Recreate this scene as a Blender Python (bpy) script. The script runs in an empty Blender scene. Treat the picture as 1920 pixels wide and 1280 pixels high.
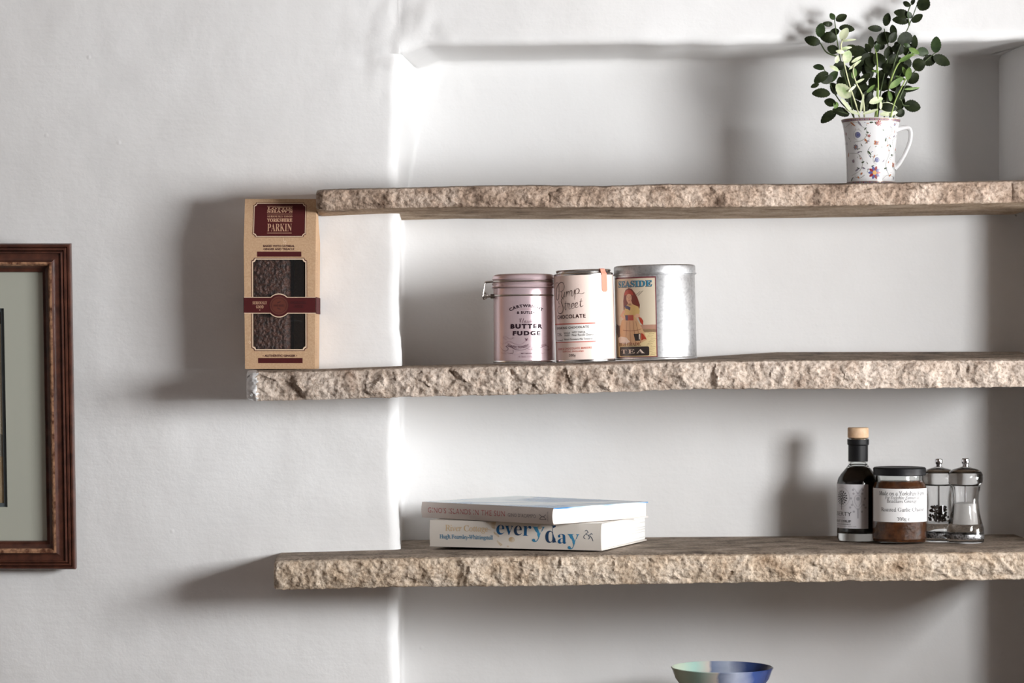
import bpy, bmesh, math, random
from mathutils import Vector, Matrix, noise
from mathutils.geometry import tessellate_polygon

S = bpy.context.scene
COL = S.collection
PI = math.pi
R = math.radians
random.seed(7)

# ------------------------------------------------------------------ camera, light, exposure
F = 5000.0            # focal length in photo pixels (1920 wide)
CY = -3.72            # camera distance in front of the main wall plane (Y = 0)
ZC = 1.5              # camera height
HY = 665.0            # horizon row in the photo

def pt(px, py, Y=0.0):
    d = Y - CY
    return Vector(((px - 960) / F * d, Y, ZC - (py - HY) / F * d))
def px2x(px, Y=0.0): return (px - 960) / F * (Y - CY)
def py2z(py, Y=0.0): return ZC - (py - HY) / F * (Y - CY)
def scl(Y): return (Y - CY) / F          # metres per pixel

cam = bpy.data.cameras.new('camera')
cam.sensor_width = 36.0
cam.lens = 36.0 * F / 1920
cam.shift_y = (HY - 640) / 1920
cam.dof.use_dof = True
cam.dof.focus_distance = 3.56
cam.dof.aperture_fstop = 6.3
camo = bpy.data.objects.new('camera', cam)
COL.objects.link(camo)
camo.location = (0, CY, ZC)
camo.rotation_euler = (PI / 2, 0, 0)
S.camera = camo

WX = 1.22                                # right-hand room wall with the window
WIN_Y0, WIN_Y1 = -1.80, -0.77
WIN_Z0, WIN_Z1 = 1.40, 1.83
AX, AY = 2.05, -0.72                     # alcove beyond that wall, with a second small window
AL_Y0, AL_Y1 = -0.68, -0.10
AL_Z0, AL_Z1 = 1.15, 1.55
world = bpy.data.worlds.new('world')
S.world = world
world.use_nodes = True
world.node_tree.nodes['Background'].inputs[0].default_value = (0.75, 0.85, 1.0, 1)
world.node_tree.nodes['Background'].inputs[1].default_value = 0.6

def area(name, loc, rot, sx, sy, power, color):
    l = bpy.data.lights.new(name, 'AREA')
    l.shape = 'RECTANGLE'; l.size = sx; l.size_y = sy
    l.energy = power; l.color = color
    o = bpy.data.objects.new(name, l)
    COL.objects.link(o)
    o.location = loc; o.rotation_euler = rot
    return o
# daylight entering by the window in the right-hand wall (emits towards -X)
area('window_daylight', (WX + 0.20, (WIN_Y0 + WIN_Y1) / 2, (WIN_Z0 + WIN_Z1) / 2), (PI / 2, 0, PI / 2),
     WIN_Y1 - WIN_Y0, WIN_Z1 - WIN_Z0, 80, (0.985, 0.995, 1.0))
area('alcove_daylight', (AX + 0.06, (AL_Y0 + AL_Y1) / 2, (AL_Z0 + AL_Z1) / 2), (PI / 2, 0, PI / 2),
     AL_Y1 - AL_Y0, AL_Z1 - AL_Z0, 26, (0.985, 0.995, 1.0))
S.view_settings.view_transform = 'Standard'
S.view_settings.look = 'None'
S.view_settings.gamma = 1.0
S.view_settings.use_curve_mapping = False
S.view_settings.exposure = 0.0
S.cycles.use_denoising = True
S.cycles.max_bounces = 10
S.cycles.diffuse_bounces = 6
S.cycles.transmission_bounces = 10
S.cycles.sample_clamp_indirect = 4.0
S.cycles.blur_glossy = 0.5

# ------------------------------------------------------------------ materials
def srgb(r, g, b):
    f = lambda c: (c / 255 / 12.92) if c / 255 <= 0.04045 else ((c / 255 + 0.055) / 1.055) ** 2.4
    return (f(r), f(g), f(b), 1.0)
MATS = {}
def mat(name, col, rough=0.5, metal=0.0, spec=0.5, trans=0.0, ior=1.45, var=None, bump=None, coat=0.0, alpha=None):
    """var = (colour2, scale, detail, lo, hi); bump = (scale, strength, distance)"""
    if name in MATS: return MATS[name]
    m = bpy.data.materials.new(name); m.use_nodes = True
    nt = m.node_tree; b = nt.nodes['Principled BSDF']
    b.inputs['Base Color'].default_value = col
    b.inputs['Roughness'].default_value = rough
    b.inputs['Metallic'].default_value = metal
    b.inputs['Specular IOR Level'].default_value = spec
    b.inputs['Transmission Weight'].default_value = trans
    b.inputs['IOR'].default_value = ior
    b.inputs['Coat Weight'].default_value = coat
    if alpha is not None: b.inputs['Alpha'].default_value = alpha
    tc = None
    def coord():
        nonlocal tc
        if tc is None: tc = nt.nodes.new('ShaderNodeTexCoord')
        return tc.outputs['Object']
    if var:
        n = nt.nodes.new('ShaderNodeTexNoise'); n.inputs['Scale'].default_value = var[1]; n.inputs['Detail'].default_value = var[2]
        nt.links.new(coord(), n.inputs['Vector'])
        r = nt.nodes.new('ShaderNodeValToRGB')
        r.color_ramp.elements[0].position = var[3]; r.color_ramp.elements[1].position = var[4]
        r.color_ramp.elements[0].color = var[0]; r.color_ramp.elements[1].color = col
        nt.links.new(n.outputs['Fac'], r.inputs['Fac'])
        nt.links.new(r.outputs['Color'], b.inputs['Base Color'])
    if bump:
        n = nt.nodes.new('ShaderNodeTexNoise'); n.inputs['Scale'].default_value = bump[0]; n.inputs['Detail'].default_value = 4
        nt.links.new(coord(), n.inputs['Vector'])
        bp = nt.nodes.new('ShaderNodeBump'); bp.inputs['Strength'].default_value = bump[1]; bp.inputs['Distance'].default_value = bump[2]
        nt.links.new(n.outputs['Fac'], bp.inputs['Height'])
        nt.links.new(bp.outputs['Normal'], b.inputs['Normal'])
    MATS[name] = m
    return m

def plaster_mat():
    m = bpy.data.materials.new('limewashed_plaster'); m.use_nodes = True
    nt = m.node_tree; b = nt.nodes['Principled BSDF']; N = nt.nodes.new; L = nt.links.new
    b.inputs['Roughness'].default_value = 0.75; b.inputs['Specular IOR Level'].default_value = 0.25
    tc = N('ShaderNodeTexCoord')
    n1 = N('ShaderNodeTexNoise'); n1.inputs['Scale'].default_value = 3.2; n1.inputs['Detail'].default_value = 5
    L(tc.outputs['Object'], n1.inputs['Vector'])
    r = N('ShaderNodeValToRGB')
    r.color_ramp.elements[0].position = 0.3; r.color_ramp.elements[0].color = (0.80, 0.795, 0.79, 1)
    r.color_ramp.elements[1].position = 0.7; r.color_ramp.elements[1].color = (0.84, 0.842, 0.845, 1)
    L(n1.outputs['Fac'], r.inputs['Fac']); L(r.outputs['Color'], b.inputs['Base Color'])
    # trowel streaks + fine grain + pits
    mp = N('ShaderNodeMapping'); mp.inputs['Scale'].default_value = (8, 8, 70); mp.inputs['Rotation'].default_value = (0, 0.06, 0)
    L(tc.outputs['Object'], mp.inputs['Vector'])
    n2 = N('ShaderNodeTexNoise'); n2.inputs['Scale'].default_value = 1.0; n2.inputs['Detail'].default_value = 3
    L(mp.outputs['Vector'], n2.inputs['Vector'])
    n3 = N('ShaderNodeTexNoise'); n3.inputs['Scale'].default_value = 28; n3.inputs['Detail'].default_value = 8; n3.inputs['Roughness'].default_value = 0.55
    L(tc.outputs['Object'], n3.inputs['Vector'])
    n4 = N('ShaderNodeTexNoise'); n4.inputs['Scale'].default_value = 330; n4.inputs['Detail'].default_value = 2
    L(tc.outputs['Object'], n4.inputs['Vector'])
    def mul(s, k):
        a = N('ShaderNodeMath'); a.operation = 'MULTIPLY'; a.inputs[1].default_value = k; L(s, a.inputs[0]); return a.outputs[0]
    def add(s, t):
        a = N('ShaderNodeMath'); a.operation = 'ADD'; L(s, a.inputs[0]); L(t, a.inputs[1]); return a.outputs[0]
    vo = N('ShaderNodeTexVoronoi'); vo.inputs['Scale'].default_value = 17; L(tc.outputs['Object'], vo.inputs['Vector'])
    mr = N('ShaderNodeMapRange'); mr.interpolation_type = 'SMOOTHSTEP'
    mr.inputs[1].default_value = 0.0; mr.inputs[2].default_value = 0.07; mr.inputs[3].default_value = 1.0; mr.inputs[4].default_value = 0.0
    L(vo.outputs['Distance'], mr.inputs[0])
    sp = N('ShaderNodeSeparateColor'); L(vo.outputs['Color'], sp.inputs[0])
    gt = N('ShaderNodeMath'); gt.operation = 'GREATER_THAN'; gt.inputs[1].default_value = 0.62; L(sp.outputs[0], gt.inputs[0])
    nib = N('ShaderNodeMath'); nib.operation = 'MULTIPLY'; L(mr.outputs[0], nib.inputs[0]); L(gt.outputs[0], nib.inputs[1])
    h = add(add(add(mul(nib.outputs[0], 0.22), mul(n2.outputs['Fac'], 0.16)), mul(n3.outputs['Fac'], 0.60)), mul(n4.outputs['Fac'], 0.05))
    bp = N('ShaderNodeBump'); bp.inputs['Strength'].default_value = 0.50; bp.inputs['Distance'].default_value = 0.0038
    L(h, bp.inputs['Height']); L(bp.outputs['Normal'], b.inputs['Normal'])
    return m

def stone_mat(name, light, mid, dark, bump=0.9):
    m = bpy.data.materials.new(name); m.use_nodes = True
    nt = m.node_tree; b = nt.nodes['Principled BSDF']; N = nt.nodes.new; L = nt.links.new
    b.inputs['Roughness'].default_value = 0.85; b.inputs['Specular IOR Level'].default_value = 0.2
    tc = N('ShaderNodeTexCoord')
    n1 = N('ShaderNodeTexNoise'); n1.inputs['Scale'].default_value = 22; n1.inputs['Detail'].default_value = 8; n1.inputs['Roughness'].default_value = 0.65
    L(tc.outputs['Object'], n1.inputs['Vector'])
    r = N('ShaderNodeValToRGB')
    e = r.color_ramp.elements
    e[0].position = 0.30; e[0].color = dark; e[1].position = 0.66; e[1].color = light
    x = e.new(0.46); x.color = mid
    L(n1.outputs['Fac'], r.inputs['Fac'])
    n2 = N('ShaderNodeTexNoise'); n2.inputs['Scale'].default_value = 260; n2.inputs['Detail'].default_value = 4
    L(tc.outputs['Object'], n2.inputs['Vector'])
    r2 = N('ShaderNodeValToRGB'); r2.color_ramp.elements[0].position = 0.34; r2.color_ramp.elements[0].color = (0.42, 0.36, 0.31, 1)
    r2.color_ramp.elements[1].position = 0.52; r2.color_ramp.elements[1].color = (1, 1, 1, 1)
    L(n2.outputs['Fac'], r2.inputs['Fac'])
    mx = N('ShaderNodeMix'); mx.data_type = 'RGBA'; mx.blend_type = 'MULTIPLY'; mx.inputs[0].default_value = 0.7
    L(r.outputs['Color'], mx.inputs[6]); L(r2.outputs['Color'], mx.inputs[7])
    L(mx.outputs[2], b.inputs['Base Color'])
    n3 = N('ShaderNodeTexNoise'); n3.inputs['Scale'].default_value = 190; n3.inputs['Detail'].default_value = 6; n3.inputs['Roughness'].default_value = 0.6
    L(tc.outputs['Object'], n3.inputs['Vector'])
    bp = N('ShaderNodeBump'); bp.inputs['Strength'].default_value = bump; bp.inputs['Distance'].default_value = 0.003
    L(n3.outputs['Fac'], bp.inputs['Height']); L(bp.outputs['Normal'], b.inputs['Normal'])
    return m

PLASTER = plaster_mat()
STONE = stone_mat('sandstone_rough', srgb(206, 192, 180), srgb(190, 174, 160), srgb(138, 116, 100))
STONE_BROWN = stone_mat('sandstone_weathered', srgb(198, 180, 165), srgb(168, 147, 130), srgb(92, 73, 60))
STONE_GOLD = stone_mat('sandstone_golden', srgb(206, 192, 176), srgb(190, 171, 150), srgb(142, 118, 94))
STONE_TOP = stone_mat('sandstone_worn_top', srgb(172, 158, 144), srgb(138, 125, 112), srgb(88, 77, 68), 0.5)
STONE_UNDER = stone_mat('sandstone_under', srgb(200, 180, 158), srgb(170, 148, 124), srgb(110, 88, 68), 0.3)

# ------------------------------------------------------------------ mesh helpers
class MB:
    def __init__(s): s.v = []; s.f = []; s.m = []; s.mats = []
    def mi(s, m):
        if m not in s.mats: s.mats.append(m)
        return s.mats.index(m)
    def add(s, vs, fs, m):
        o = len(s.v); k = s.mi(m)
        s.v.extend([tuple(p) for p in vs])
        for f in fs: s.f.append(tuple(o + i for i in f)); s.m.append(k)
    def box(s, x0, x1, y0, y1, z0, z1, m):
        vs = [(x, y, z) for x in (x0, x1) for y in (y0, y1) for z in (z0, z1)]
        s.add(vs, [(0, 1, 3, 2), (4, 6, 7, 5), (0, 4, 5, 1), (2, 3, 7, 6), (0, 2, 6, 4), (1, 5, 7, 3)], m)
    def lathe(s, prof, m, n=64, cx=0, cy=0, cz=0, ms=None):
        """prof list of (r, z); ms optional material per segment"""
        rows = []; o = len(s.v)
        for r, z in prof:
            if r < 1e-6:
                rows.append([len(s.v)]); s.v.append((cx, cy, cz + z))
            else:
                rows.append(list(range(len(s.v), len(s.v) + n)))
                for i in range(n):
                    a = 2 * PI * i / n
                    s.v.append((cx + r * math.sin(a), cy - r * math.cos(a), cz + z))
        for k in range(len(rows) - 1):
            a, b = rows[k], rows[k + 1]
            mm = s.mi(ms[k] if ms and ms[k] else m)
            for i in range(n):
                j = (i + 1) % n
                if len(a) == 1 and len(b) == 1: continue
                if len(a) == 1: f = (a[0], b[j], b[i])
                elif len(b) == 1: f = (a[i], a[j], b[0])
                else: f = (a[i], a[j], b[j], b[i])
                s.f.append(f); s.m.append(mm)
    def tube(s, path, rad, m, n=8, closed=False, flat=None):
        P = [Vector(p) for p in path]; N = len(P)
        rows = []; up = Vector((0, 0, 1))
        prev = None
        for i, p in enumerate(P):
            if closed: t = (P[(i + 1) % N] - P[i - 1]).normalized()
            else: t = (P[min(i + 1, N - 1)] - P[max(i - 1, 0)]).normalized()
            if prev is None:
                a = t.cross(Vector((0, 1, 0)))
                if a.length < 1e-3: a = t.cross(Vector((1, 0, 0)))
                a.normalize()
            else:
                a = (prev - t * prev.dot(t)).normalized()
            b = t.cross(a); prev = a
            r = rad[i] if isinstance(rad, (list, tuple)) else rad
            rows.append([])
            for k in range(n):
                w = 2 * PI * k / n
                q = p + a * (r * math.cos(w)) + b * (r * math.sin(w) * (flat or 1.0))
                rows[-1].append(len(s.v)); s.v.append(tuple(q))
        mm = s.mi(m)
        for i in range(N if closed else N - 1):
            a, b = rows[i], rows[(i + 1) % N]
            for k in range(n):
                j = (k + 1) % n
                s.f.append((a[k], a[j], b[j], b[k])); s.m.append(mm)
        if not closed:
            s.f.append(tuple(reversed(rows[0]))); s.m.append(mm)
            s.f.append(tuple(rows[-1])); s.m.append(mm)
    def build(s, name, parent=None, smooth=True, angle=35, recalc=True, loc=None):
        me = bpy.data.meshes.new(name)
        me.from_pydata(s.v, [], s.f)
        for m in s.mats: me.materials.append(m)
        me.polygons.foreach_set('material_index', s.m)
        if recalc:
            bm = bmesh.new(); bm.from_mesh(me)
            bmesh.ops.recalc_face_normals(bm, faces=bm.faces)
            bm.to_mesh(me); bm.free()
        if smooth:
            me.polygons.foreach_set('use_smooth', [True] * len(me.polygons))
            me.set_sharp_from_angle(angle=R(angle))
        me.update()
        o = bpy.data.objects.new(name, me)
        COL.objects.link(o)
        if parent is not None: o.parent = parent
        if loc is not None: o.location = loc
        return o

def tag(o, label, cat, group=None):
    o['label'] = label; o['category'] = cat
    if group: o['group'] = group
    return o
def thing(name, label, cat, loc=(0, 0, 0), rot=(0, 0, 0), group=None):
    o = bpy.data.objects.new(name, None); COL.objects.link(o)
    o.empty_display_size = 0.02
    o.location = loc; o.rotation_euler = rot
    return tag(o, label, cat, group)
def structure(o):
    o['kind'] = 'structure'; return o

def bez(pts, n=8):
    """Catmull-Rom through 2-D/3-D points"""
    P = [Vector(p) for p in pts]
    P = [P[0] * 2 - P[1]] + P + [P[-1] * 2 - P[-2]]
    out = []
    for i in range(1, len(P) - 2):
        for k in range(n):
            t = k / n
            a, b, c, d = P[i - 1], P[i], P[i + 1], P[i + 2]
            out.append(0.5 * ((2 * b) + (c - a) * t + (2 * a - 5 * b + 4 * c - d) * t * t + (3 * b - a - 3 * c + d) * t ** 3))
    out.append(P[-2])
    return out

# ------------------------------------------------------------------ flat print (lettering, ornaments) laid on real surfaces
ST = {'bold': (0x1D400, 0x1D41A), 'italic': (0x1D434, 0x1D44E), 'bi': (0x1D468, 0x1D482), 'script': (0x1D4D0, 0x1D4EA)}
def styled(s, st):
    if st == 'serif': st = 'italic'
    if st not in ST: return s
    o = ''
    for ch in s:
        if 'A' <= ch <= 'Z': o += chr(ST[st][0] + ord(ch) - 65)
        elif 'a' <= ch <= 'z':
            c = ST[st][1] + ord(ch) - 97
            o += chr(0x210E) if c == 0x1D455 else chr(c)
        elif ch.isdigit() and st == 'bold': o += chr(0x1D7CE + int(ch))
        else: o += ch
    return o
TCACHE = {}
def text_mesh(s, st='sans', off=0.0, space=1.0, align='CENTER'):
    key = (s, st, off, space, align)
    if key in TCACHE: return TCACHE[key]
    cu = bpy.data.curves.new('print', 'FONT'); cu.body = styled(s, st); cu.size = 1; cu.offset = off
    cu.resolution_u = 3; cu.space_character = space; cu.align_x = align; cu.fill_mode = 'FRONT'
    o = bpy.data.objects.new('print', cu); COL.objects.link(o)
    dg = bpy.context.evaluated_depsgraph_get()
    me = bpy.data.meshes.new_from_object(o.evaluated_get(dg))
    vs = [(v.co.x, v.co.y) for v in me.vertices]; fs = [tuple(p.vertices) for p in me.polygons]
    bpy.data.objects.remove(o); bpy.data.curves.remove(cu); bpy.data.meshes.remove(me)
    xs = [v[0] for v in vs]; ys = [v[1] for v in vs]
    if st == 'serif':
        vs = [(x - 0.27 * y, y) for x, y in vs]; xs = [v[0] for v in vs]
    x0, x1, y0, y1 = min(xs), max(xs), min(ys), max(ys)
    vs = [((x - x0) / (x1 - x0) - 0.5, (y - y0) / (y1 - y0) - 0.5) for x, y in vs]
    TCACHE[key] = (vs, fs)
    return vs, fs

class Sheet:
    """2-D artwork in photo-pixel units; mapped to a surface by build()"""
    def __init__(s): s.it = []
    def raw(s, vs, fs, m, layer): s.it.append((vs, fs, m, layer))
    def rect(s, u0, v0, u1, v1, m, layer=1): s.raw([(u0, v0), (u1, v0), (u1, v1), (u0, v1)], [(0, 1, 2, 3)], m, layer)
    def poly(s, pts, m, layer=1, holes=()):
        loops = [[Vector((p[0], p[1], 0)) for p in pts]] + [[Vector((p[0], p[1], 0)) for p in h] for h in holes]
        fs = tessellate_polygon(loops)
        s.raw([(p.x, p.y) for l in loops for p in l], [tuple(f) for f in fs], m, layer)
    def disc(s, cx, cy, rx, ry, m, layer=1, n=18, rot=0.0):
        c, d = math.cos(rot), math.sin(rot)
        pts = []
        for i in range(n):
            x, y = rx * math.cos(2 * PI * i / n), ry * math.sin(2 * PI * i / n)
            pts.append((cx + x * c - y * d, cy + x * d + y * c))
        s.raw(pts, [tuple(range(n))], m, layer)
    def ring(s, cx, cy, rx, ry, w, m, layer=1, n=28, a0=0.0, a1=2 * PI):
        s.line([(cx + rx * math.cos(a0 + (a1 - a0) * i / n), cy + ry * math.sin(a0 + (a1 - a0) * i / n)) for i in range(n + 1)], w, m, layer)
    def line(s, pts, w, m, layer=1):
        P = [Vector((p[0], p[1])) for p in pts]; N = len(P); vs = []
        for i, p in enumerate(P):
            t = (P[min(i + 1, N - 1)] - P[max(i - 1, 0)])
            if t.length < 1e-9: t = Vector((1, 0))
            t.normalize(); nrm = Vector((-t.y, t.x))
            ww = (w[i] if isinstance(w, (list, tuple)) else w) / 2
            vs += [tuple(p + nrm * ww), tuple(p - nrm * ww)]
        s.raw(vs, [(2 * i, 2 * i + 1, 2 * i + 3, 2 * i + 2) for i in range(N - 1)], m, layer)
    def curve(s, pts, w, m, layer=1, n=6, taper=False):
        P = bez(pts, n)
        if taper:
            N = len(P); w = [w * (0.25 + 0.75 * math.sin(PI * i / (N - 1))) for i in range(N)]
        s.line(P, w, m, layer)
    def leaf(s, x, y, ang, ln, wd, m, layer=1):
        c, d = math.cos(ang), math.sin(ang); pts = []
        for i in range(10):
            t = 2 * PI * i / 10; a = ln / 2 * math.cos(t); b = wd / 2 * math.sin(t) * (1 - 0.3 * math.cos(t))
            pts.append((x + a * c - b * d, y + a * d + b * c))
        s.raw(pts, [tuple(range(10))], m, layer)
    def text(s, t, cx, cy, w, h, m, layer=2, st='sans', off=0.0, space=1.0, rot=0.0, shear=0.0, warp=None):
        vs, fs = text_mesh(t, st, off, space)
        out = []
        c, d = math.cos(rot), math.sin(rot)
        for x, y in vs:
            x, y = x * w + y * h * shear, y * h
            x, y = cx + x * c - y * d, cy + x * d + y * c
            if warp: x, y = warp(x, y)
            out.append((x, y))
        s.raw(out, fs, m, layer)
    def frame(s, u0, v0, u1, v1, w, m, layer=1):
        s.rect(u0, v0, u1, v0 + w, m, layer); s.rect(u0, v1 - w, u1, v1, m, layer)
        s.rect(u0, v0 + w, u0 + w, v1 - w, m, layer); s.rect(u1 - w, v0 + w, u1, v1 - w, m, layer)
    def build(s, mb, mapper, du=None):
        for vs, fs, m, layer in s.it:
            if du:
                u0, u1 = min(v[0] for v in vs), max(v[0] for v in vs)
                bm = bmesh.new(); bv = [bm.verts.new((x, y, 0)) for x, y in vs]
                for f in fs:
                    try: bm.faces.new([bv[i] for i in f])
                    except ValueError: pass
                k = math.floor(u0 / du) + 1
                while k * du < u1:
                    bmesh.ops.bisect_plane(bm, geom=bm.verts[:] + bm.edges[:] + bm.faces[:], dist=1e-6, plane_co=(k * du, 0, 0), plane_no=(1, 0, 0))
                    k += 1
                bm.verts.index_update()
                vv = [(v.co.x, v.co.y) for v in bm.verts]; ff = [tuple(v.index for v in f.verts) for f in bm.faces]
                bm.free()
            else: vv, ff = vs, fs
            # front-facing winding
            out = []
            for f in ff:
                a = sum(vv[f[i]][0] * vv[f[(i + 1) % len(f)]][1] - vv[f[(i + 1) % len(f)]][0] * vv[f[i]][1] for i in range(len(f)))
                out.append(f if a >= 0 else tuple(reversed(f)))
            mb.add([mapper(u, v, layer) for u, v in vv], out, m)

def cyl_map(rad, k, eps=0.00012, zfun=None):
    """wrap print around an upright cylinder of radius rad (m); k = metres per pixel; u is arc length from the front"""
    def f(u, v, layer):
        z = v * k
        r = (rad(z) if callable(rad) else rad) + eps * layer
        r0 = rad(z) if callable(rad) else rad
        a = u * k / r0
        return (r * math.sin(a), -r * math.cos(a), z)
    return f
def arc(dx, rp):
    """pixel offset from the axis on screen -> arc length in pixels on a cylinder of radius rp pixels"""
    return rp * math.asin(max(-1, min(1, dx / rp)))

# ------------------------------------------------------------------ the setting
def build_wall():
    D = 0.20
    def fine(x0, x1, step): 
        n = max(1, int(round((x1 - x0) / step))); return [x0 + (x1 - x0) * i / n for i in range(n)]
    # horizontal path (x, Y): main wall, rounded arris, left return, back wall, right return, main wall
    xl, rr = -0.158, 0.016
    path = [(x, 0.0) for x in fine(-2.6, -0.75, 0.1)] + [(x, 0.0) for x in fine(-0.75, xl - rr, 0.006)]
    path += [(xl - rr + rr * math.sin(a), rr - rr * math.cos(a)) for a in [R(80) * i / 8 for i in range(9)]]
    xs, ys = path[-1]
    xb = xs - 0.004; rb = 0.006
    path += [(xs + (xb - xs) * i / 16, ys + (D - rb - ys) * i / 16) for i in range(1, 17)]
    path += [(xb + rb - rb * math.cos(a), D - rb + rb * math.sin(a)) for a in [R(90) * i / 6 for i in range(1, 7)]]
    xr = px2x(1984)
    path += [(x, D) for x in fine(xb + rb + 0.006, xr - 0.004, 0.006)] + [(xr, D)]
    path += [(xr + 0.012 * i / 12, D - (D - 0.006) * i / 12) for i in range(1, 13)]
    path += [(xr + 0.02, 0.0)] + [(x, 0.0) for x in fine(xr + 0.03, AX + 0.2, 0.03)] + [(AX + 0.2, 0.0)]
    # vertical path (z, g): niche below the lintel, plain wall above
    zl = 1.932
    rows = [(z, 1.0) for z in fine(-0.05, 0.9, 0.1)] + [(z, 1.0) for z in fine(0.9, zl - 0.012, 0.006)]
    rows += [(zl - 0.012 + 0.012 * math.sin(a), 1 - 0.06 * (1 - math.cos(a))) for a in [R(90) * i / 5 for i in range(6)]]
    rows += [(zl, 1 - 0.06 - 0.86 * i / 12) for i in range(1, 13)]
    rows += [(zl + 0.014 * (1 - math.cos(a)), 0.08 * (1 - math.sin(a))) for a in [R(90) * i / 5 for i in range(1, 6)]]
    rows += [(z, 0.0) for z in fine(zl + 0.02, 2.12, 0.006)] + [(z, 0.0) for z in fine(2.12, 2.85, 0.1)] + [(2.85, 0.0)]
    vs = []; nx = len(path)
    for z, g in rows:
        for x, Y in path:
            y = Y * g
            dx = dz = 0.0
            if -0.9 < x < 1.0 and 0.8 < z < 2.3:
                p = Vector((x * 4.2, y * 4.2, z * 4.2))
                q = Vector((x * 14, y * 14 + 5, z * 14))
                r_ = Vector((x * 48, y * 48 + 9, z * 48))
                niche = min(1.0, y / D) 
                dy = 0.0040 * noise.noise(p) * (1 - 0.5 * niche) + 0.0011 * noise.noise(q) + 0.00022 * noise.noise(r_)
                near = math.exp(-((x - xl) / 0.07) ** 2) * (1 - Y / D) * (0.25 + 0.75 * g)
                dx = near * (0.007 * noise.noise(Vector((3.1, 0, z * 7))) + 0.0035 * noise.noise(Vector((7.7, 2, z * 24))) + 0.0015 * noise.noise(Vector((1.7, 5, z * 70))))
                # the return splays more in the top niche
                if x > xr - 0.02: dx -= 0.046 * g * max(0.0, min(1.0, (z - 1.70) / 0.05))
                if x < 0.2: dx += 0.022 * (0.15 + 0.85 * g) * (Y / D) * min(1.0, max(0.0, (0.15 - x) / 0.15)) * max(0.0, min(1.0, (z - 1.70) / 0.12))
                nl = math.exp(-((z - zl) / 0.03) ** 2)
                dz = nl * (0.004 * noise.noise(Vector((x * 5, 3, 0))) + 0.0015 * noise.noise(Vector((x * 22, 8, 1))) + 0.008 * max(0.0, x) * 1.2)
                # rounded niche corner at top left
                c = max(0.0, 1 - abs(z - zl) / 0.04) * max(0.0, 1 - max(0.0, x - xl) / 0.032)
                dz -= 0.011 * c
                cr = math.exp(-((x - xl) ** 2 + (z - zl) ** 2) / 0.0035)
                dy += cr * (0.006 * noise.noise(Vector((x * 26, 1, z * 26))) + 0.003 * noise.noise(Vector((x * 60, 6, z * 60))))
                y += dy
            vs.append((x + dx, y, z + dz))
    fs = []
    for j in range(len(rows) - 1):
        for i in range(nx - 1):
            fs.append((j * nx + i, j * nx + i + 1, (j + 1) * nx + i + 1, (j + 1) * nx + i))
    mb = MB(); mb.add(vs, fs, PLASTER)
    o = mb.build('wall_back', recalc=False, angle=80)
    structure(o); o['label'] = 'white limewashed plaster wall with a shelved niche'
build_wall()

ROOM = mat('room_plaster', srgb(184, 176, 172), 0.8)
RX0, RY0 = -2.5, -4.7
mb = MB(); mb.box(RX0 - 0.1, AX + 0.2, RY0 - 0.1, 0.3, -0.1, 0.0, mat('oak_floor', srgb(110, 92, 78), 0.5, var=(srgb(84, 68, 56), 3, 4, 0.3, 0.7)))
structure(mb.build('floor', smooth=False))
mb = MB(); mb.box(RX0 - 0.1, AX + 0.2, RY0 - 0.1, 0.3, 2.8, 2.9, ROOM); structure(mb.build('ceiling', smooth=False))
mb = MB(); mb.box(RX0 - 0.1, RX0, RY0, 0.2, 0, 2.8, ROOM); structure(mb.build('wall_left', smooth=False))
mb = MB(); mb.box(RX0, WX, RY0 - 0.1, RY0, 0, 2.8, mat('room_wall_dim', srgb(132, 122, 116), 0.8)); structure(mb.build('wall_front', smooth=False))
mb = MB()
mb.box(WX, WX + 0.24, RY0, WIN_Y0, 0, 2.8, ROOM); mb.box(WX, WX + 0.24, WIN_Y1, AY, 0, 2.8, ROOM)
mb.box(WX, WX + 0.24, WIN_Y0, WIN_Y1, 0, WIN_Z0, ROOM); mb.box(WX, WX + 0.24, WIN_Y0, WIN_Y1, WIN_Z1, 2.8, ROOM)
mb.box(WX + 0.24, AX + 0.12, AY - 0.1, AY, 0, 2.8, ROOM)
mb.box(AX, AX + 0.12, AY, AL_Y0, 0, 2.8, ROOM); mb.box(AX, AX + 0.12, AL_Y1, 0.0, 0, 2.8, ROOM)
mb.box(AX, AX + 0.12, AL_Y0, AL_Y1, 0, AL_Z0, ROOM); mb.box(AX, AX + 0.12, AL_Y0, AL_Y1, AL_Z1, 2.8, ROOM)
structure(mb.build('wall_right', smooth=False))
wf = mat('window_paint', srgb(235, 233, 228), 0.4)
for nm, x, y0, y1, z0, z1 in (('window_1', WX + 0.15, WIN_Y0, WIN_Y1, WIN_Z0, WIN_Z1), ('window_2', AX, AL_Y0, AL_Y1, AL_Z0, AL_Z1)):
    mb = MB()
    for a, b, c, d in ((y0, y0 + 0.02, z0, z1), (y1 - 0.02, y1, z0, z1), (y0, y1, z0, z0 + 0.02), (y0, y1, z1 - 0.02, z1)):
        mb.box(x, x + 0.05, a, b, c, d, wf)
    structure(mb.build(nm, smooth=False))

# ------------------------------------------------------------------ stone shelves
def lerp_tab(tab, x):
    if x <= tab[0][0]: return tab[0][1]
    for (a, b), (c, d) in zip(tab, tab[1:]):
        if x <= c: return b + (d - b) * (x - a) / (c - a)
    return tab[-1][1]
def facet(p, k):
    d, pts = noise.voronoi(p, distance_metric='DISTANCE', exponent=2.5)
    def plane(c):
        g = Vector((noise.noise(c * 7.3 + Vector((11, 0, 0))), 0, noise.noise(c * 5.1 + Vector((0, 0, 31)))))
        return noise.noise(c * 3.7 + Vector((5, 5, 5))) * 0.7 + (p - c).dot(g) * 1.4
    w = 0.5 * max(0.0, 1 - (d[1] - d[0]) / 0.30)
    return (plane(pts[0]) * (1 - w) + plane(pts[1]) * w) * k

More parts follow.
